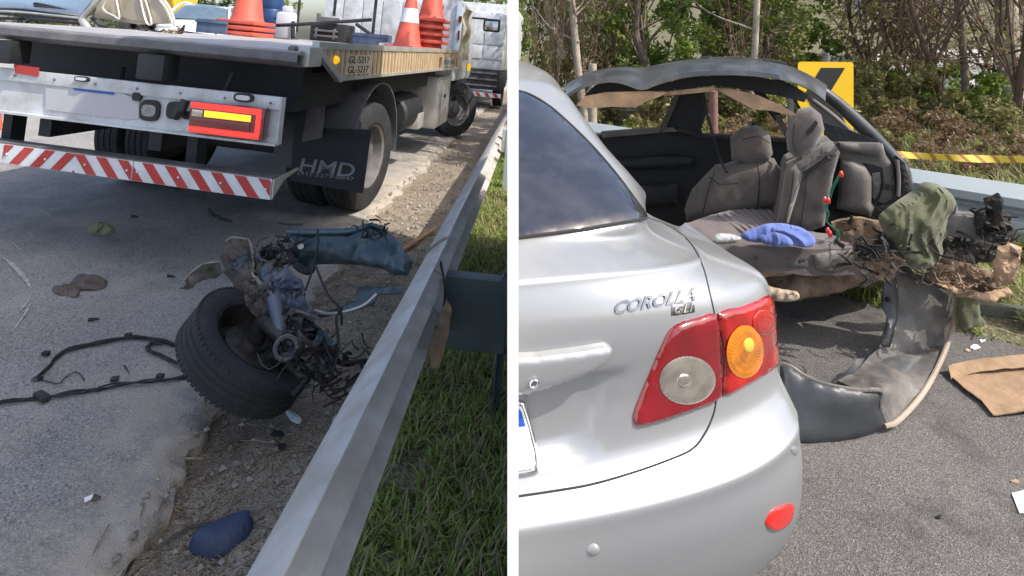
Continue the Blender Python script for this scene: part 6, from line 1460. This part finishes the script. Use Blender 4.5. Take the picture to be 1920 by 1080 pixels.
# single trunks and poles
def pole(name, label, cat, px, Y, r, m, h=4.5, lean=(0, 0), sub=None):
    x, y = XY(px, Y); z = terr_h(x, y) - .1; mb = MB()
    P = [(x + lean[0] * t, y + lean[1] * t, z + h * t) for t in (0, .25, .5, .75, 1)]
    P = [np.array(p) + (np.array([nz(p, .9, 2), nz(p, .9, 7), 0]) * r * 1.2 if sub else 0) for p in P]
    mb.tube(P, [r * 1.15, r, r * .95, r * .9, r * .85], 10, sm=4)
    o = empty(name, label, cat, (x, y, z)); part("trunk" if cat == "tree" else "shaft", mb, m, o)
    if cat == "tree":
        rg = np.random.default_rng(int(px))
        for k in range(8):
            a = np.array(P[3]) + (np.array(P[4]) - np.array(P[2])) * rg.uniform(-.8, .8); b = a + [rg.normal() * .6, rg.normal() * .6, rg.uniform(.2, .8)]; cb = MB().tube([a, (a + b) / 2 + rg.normal(size=3) * .08, b], [r * .35, r * .2, r * .06], 5, sm=3)
            part("limb", cb, m, o)
        C, _ = crown_points(rg, 900, h + .9, .9, h * .7, 16); C += np.array(P[4]) * [1, 1, 0]; C[:, 2] += z
        V, Fq = leaves(C, .06, rg); c = bpy.data.objects.new("crown", mesh_np("crown", V - np.array(o.location), Fq, M_LOLIVE)); COL.objects.link(c); c.parent = o
    return o
up_ = pole("utility_pole", "thick brown wooden utility pole rising behind the torn roof", "pole", 1326, 8.8, .085, M_BARK, 6.5)
x, y = XY(1326, 8.8)
for zz, l in ((2.15, .5), (2.0, .36)):
    m = MB(); m.box(WORLD, (x - .15, y, zz + .3), (l, .06, .05), .01); part("bracket", m, M_DECKE, up_)
pole("wooden_post", "pale square topped wooden post behind the sedan's roof", "post", 1111, 6.0, .055, M_BARKP, 1.3)
pole("pale_tree", "pale slender leaning tree trunk behind the sedan", "tree", 1105, 7.0, .05, M_BARKP, 4.0, (-.5, .2), 1)
pole("grey_tree", "thick grey tree trunk at the edge of the bank", "tree", 1890, 7.4, .13, M_BARKP, 5.0, (.1, 0), 1)
pole("thin_tree", "thin straight brown trunk seen left of the thick grey trunk", "tree", 1818, 6.6, .04, M_BARK, 4.2, (-.35, 0), 1)
pole("thin_tree", "thin pale trunk seen through the wagon's window beside the pillar", "tree", 1400, 6.6, .04, M_BARKP, 4.0, (.3, 0), 1)
pole("reddish_post", "reddish brown square post seen through the wagon's far window", "post", 1338, 5.2, .045, mat("reddish_wood", (.22, .12, .10), .85, var=.3, bump=.3), 1.05)
# houses beyond the trees
for i, (px, Y, w_, h0, h1, lb) in enumerate(((1655, 22, 3.4, -1.4, .15, "small white house glimpsed between the bare trees"), (1800, 24, 3.2, -1.6, .2, "pale house with grey roof behind the thicket"), (1690, 40, 9.0, .5, 3.4, "large pale building high behind the treetops"))):
    x, y = XY(px, Y); o = empty("house", lb, "house", (x, y, h0)); f1 = Frame((x, y, h0), (.95, .3, 0), (-.3, .95, 0), (0, 0, 1))
    m = MB(); m.box(f1, (0, 0, (h1 - h0) / 2), (w_, 2.5, h1 - h0)); part("wall", m, mat("house_white", (.78, .77, .74), .8, var=.08), o)
    m = MB(); m.prism(Frame(f1.w(0, 0, h1 - h0), f1.y, f1.z, f1.x), [(-1.5, 0), (1.5, 0), (0, .6)], -w_ / 2 - .2, w_ / 2 + .2); part("roof", m, mat("house_roof", (.36, .35, .34), .8, var=.2), o)
    for k in (-1, 1):
        m = MB(); m.box(f1, (k * w_ * .25, -1.26, (h1 - h0) * .55), (w_ * .16, .03, (h1 - h0) * .35)); part("window", m, M_CARGL, o)
# chevron sign
sg = empty("chevron_sign", "yellow road sign with a black chevron behind the torn wagon", "road sign", (*XY(1545, 4.7), 0))
fS = Frame(at_y(1548, 186, 4.62), unit([1, -.12, 0]), (0, 0, 1), unit([-.12, -1, 0])); S_ = 4.62 / F
rq = lambda w, h, r: [(sx * (w - r) + r * math.cos(a), sy * (h - r) + r * math.sin(a)) for sx, sy, a0 in ((1, 1, 0), (-1, 1, 90), (-1, -1, 180), (1, -1, 270)) for a in np.radians(np.linspace(a0, a0 + 90, 5))]
m = MB(); m.prism(fS, rq(49 * S_, 70 * S_, .025), -.004, 0); part("panel", m, mat("sign_yellow", (.85, .52, .012), .5, var=.06, bump=.02), sg)
m = MB(); m.prism(fS, [(-8 * S_, 59 * S_), (34 * S_, 59 * S_), (8 * S_, 14 * S_), (42 * S_, -59 * S_), (2 * S_, -59 * S_), (-38 * S_, 8 * S_)], .001, .003); part("chevron", m, mat("sign_black", (.02, .02, .022), .5, var=.1, bump=.02), sg)
for dx in (-.27, .02):
    m = MB(); p = fS.w(dx, 0, -.04); m.tube([(p[0], p[1], -.1), (p[0], p[1], p[2] + (.40 if dx > 0 else .1))], .028, 8); part("post", m, M_DECKE, sg)
# barrier tape
def tape_mat():
    m = bpy.data.materials.new("barrier_tape"); m.use_nodes = True; N, L = m.node_tree.nodes, m.node_tree.links; b = N["Principled BSDF"]; b.inputs["Roughness"].default_value = .4
    tc = N.new("ShaderNodeTexCoord"); mp = N.new("ShaderNodeMapping"); mp.inputs["Rotation"].default_value = (0, math.radians(40), 0); L.new(tc.outputs["Object"], mp.inputs[0])
    w = N.new("ShaderNodeTexWave"); w.inputs["Scale"].default_value = 4.2; w.inputs["Distortion"].default_value = .4; L.new(mp.outputs[0], w.inputs[0])
    r = N.new("ShaderNodeMapRange"); r.inputs[1].default_value = .72; r.inputs[2].default_value = .8; L.new(w.outputs[1], r.inputs[0])
    x = N.new("ShaderNodeMix"); x.data_type = 'RGBA'; x.inputs[6].default_value = (.80, .58, .10, 1); x.inputs[7].default_value = (.42, .22, .06, 1); L.new(r.outputs[0], x.inputs[0]); L.new(x.outputs[2], b.inputs[0]); return m
G = []
for t in np.linspace(0, 1, 60):
    px = 1655 + (2010 - 1655) * t; Y = 4.1 - .3 * t; yy = 287 + 10 * t + 5 * math.sin(math.pi * t)
    a = at_y(px, yy - 5 - 1.5 * t, Y); b = at_y(px, yy + 6 + 2 * t, Y); tw_ = .012 * math.sin(t * 16); G.append([a + [0, tw_, 0], (a + b) / 2, b - [0, tw_, 0]])
m = MB(); m.grid(G, .0012); single("barrier_tape", m, tape_mat(), "yellow barrier tape stretched along the bank behind the guardrail", "tape")
# grass
def blades(name, pts, nrm, h, w, seed, m, label):
    rng = np.random.default_rng(seed); P = np.array(pts); n = len(P); hh = h * rng.uniform(.45, 1.25, (n, 1)); a = rng.uniform(0, 6.28, n)
    U = np.cross(nrm, (0, 1, 0.0)); U /= np.linalg.norm(U); Vv = np.cross(nrm, U)
    d = np.cos(a)[:, None] * U + np.sin(a)[:, None] * Vv; q = -np.sin(a)[:, None] * U + np.cos(a)[:, None] * Vv; b = rng.uniform(.2, 1.1, (n, 1)); ww = w * rng.uniform(.5, 1.3, (n, 1))
    V = []
    for t, k in ((0, 1), (.4, .9), (.75, .6)):
        c = P + nrm * hh * t * (1 - .25 * b * t) + d * hh * b * t * t; V += [c - q * ww * k, c + q * ww * k]
    V.append(P + nrm * hh * (1 - .35 * b) + d * hh * b * 1.0)
    V = np.stack(V, 1).reshape(-1, 3); i = np.arange(n)[:, None] * 7
    T = np.concatenate([i + np.array([t]) for t in ((0, 1, 3), (0, 3, 2), (2, 3, 5), (2, 5, 4), (4, 5, 6))])
    o = bpy.data.objects.new(name, mesh_np(name, V, T, m)); COL.objects.link(o); o["kind"] = "stuff"; o["label"] = label; return o
rng = np.random.default_rng(3)
def lpts(n, v0, v1, u0, u1, p=1.6):
    v = v0 + (v1 - v0) * rng.random(n) ** p; u = u0 + ((np.array([u_wall(b) for b in v]) if u1 > -.1 else u1) - u0) * rng.random(n); keep = np.array([nz((a * 5, b * 5, 3)) > -.42 for a, b in zip(u, v)])
    return [LF.w(a, b, verge_h(a, b) - .01) for a, b, k in zip(u, v, keep) if k]
blades("grass", lpts(17000, 1.0, 9.0, -.41, -.03), LN, .068, .0042, 1, M_GRASS, "green grass growing behind the pale guardrail")
blades("grass", lpts(4200, 1.0, 6.0, -.41, -.03), LN, .10, .0035, 2, M_GRASSD, "dry grass among the green behind the pale guardrail")
blades("grass", lpts(2600, 3.3, 9.0, -.56, -.40, 1.1), LN, .11, .0045, 3, M_GRASS, "bright grass tufts on the road side of the guardrail")
blades("grass", lpts(260, 2.1, 3.2, -.50, -.38, 1.0), LN, .10, .004, 13, M_GRASS, "small grass tufts under the torn wheel")
def rpts(n, y0, y1, s0, s1, x1=9.0, p=1.5):
    out = []
    while len(out) < n:
        y = y0 + (y1 - y0) * rng.random() ** p; x = rng.uniform(.25 * y, min(x1, 1.02 * y)); s = side_of(x, y)
        if s0 < s < s1 and nz((x * 2.5, y * 2.5, 1)) > -.35: out.append((x, y, terr_h(x, y) - .01))
    return out
Zu = np.array([0, 0, 1.0])
blades("grass", rpts(6000, 2.2, 4.2, -.40, .7), Zu, .10, .004, 4, M_GRASS, "grass on the verge at the foot of the blue-grey guardrail")
blades("grass", rpts(5000, 2.2, 4.2, -.38, .7), Zu, .11, .0035, 5, M_GRASSD, "dry grass on the verge at the foot of the blue-grey guardrail")
blades("grass", rpts(14000, 3.6, 8.0, .3, 6.0), Zu, .28, .007, 6, M_GRASS, "long green grass on the bank")
blades("grass", rpts(16000, 3.6, 8.0, .3, 6.0), Zu, .30, .006, 7, M_GRASSD, "long dry grass on the bank")
# trees far down the other road
for i, (px, v, k, s, lb) in enumerate(((250, 40, 2, 2.0, "dark tree far beyond the yellow machine"), (330, 46, 0, 2.2, "green tree far beyond the white sedan"), (120, 44, 1, 2.2, "olive tree far beyond the torn car body"), (20, 40, 2, 2.2, "dark tree far behind the rear glass painted sky-reflection blue"), (420, 50, 2, 2.3, "dark tree far behind the stacked cones"), (905, 40, 1, 1.9, "olive tree far behind the white lorry"), (940, 34, 0, 1.8, "green tree beyond the guardrail's far end"), (500, 48, 0, 2.3, "green tree far behind the blue drum"))):
    w0 = l_at(px, v); o = copy_tree(GT[k]); o.location = tuple(w0 - np.array([0, 0, .2])); o.scale = (s, s, s); o.rotation_euler = (0, 0, i * 1.7); o["label"] = lb; o["group"] = "trees far down the banked road"

# broad weeds among the blades
rg2 = np.random.default_rng(9); Cw = np.array(lpts(1300, 1.0, 5.0, -.40, -.03)) + LN * .03
V, Fq = leaves(Cw, .016, rg2, 1.5, -.2); o = bpy.data.objects.new("weeds", mesh_np("weeds", V, Fq, M_LGREEN)); COL.objects.link(o); o["kind"] = "stuff"; o["label"] = "small broad leaved weeds among the grass behind the guardrail"
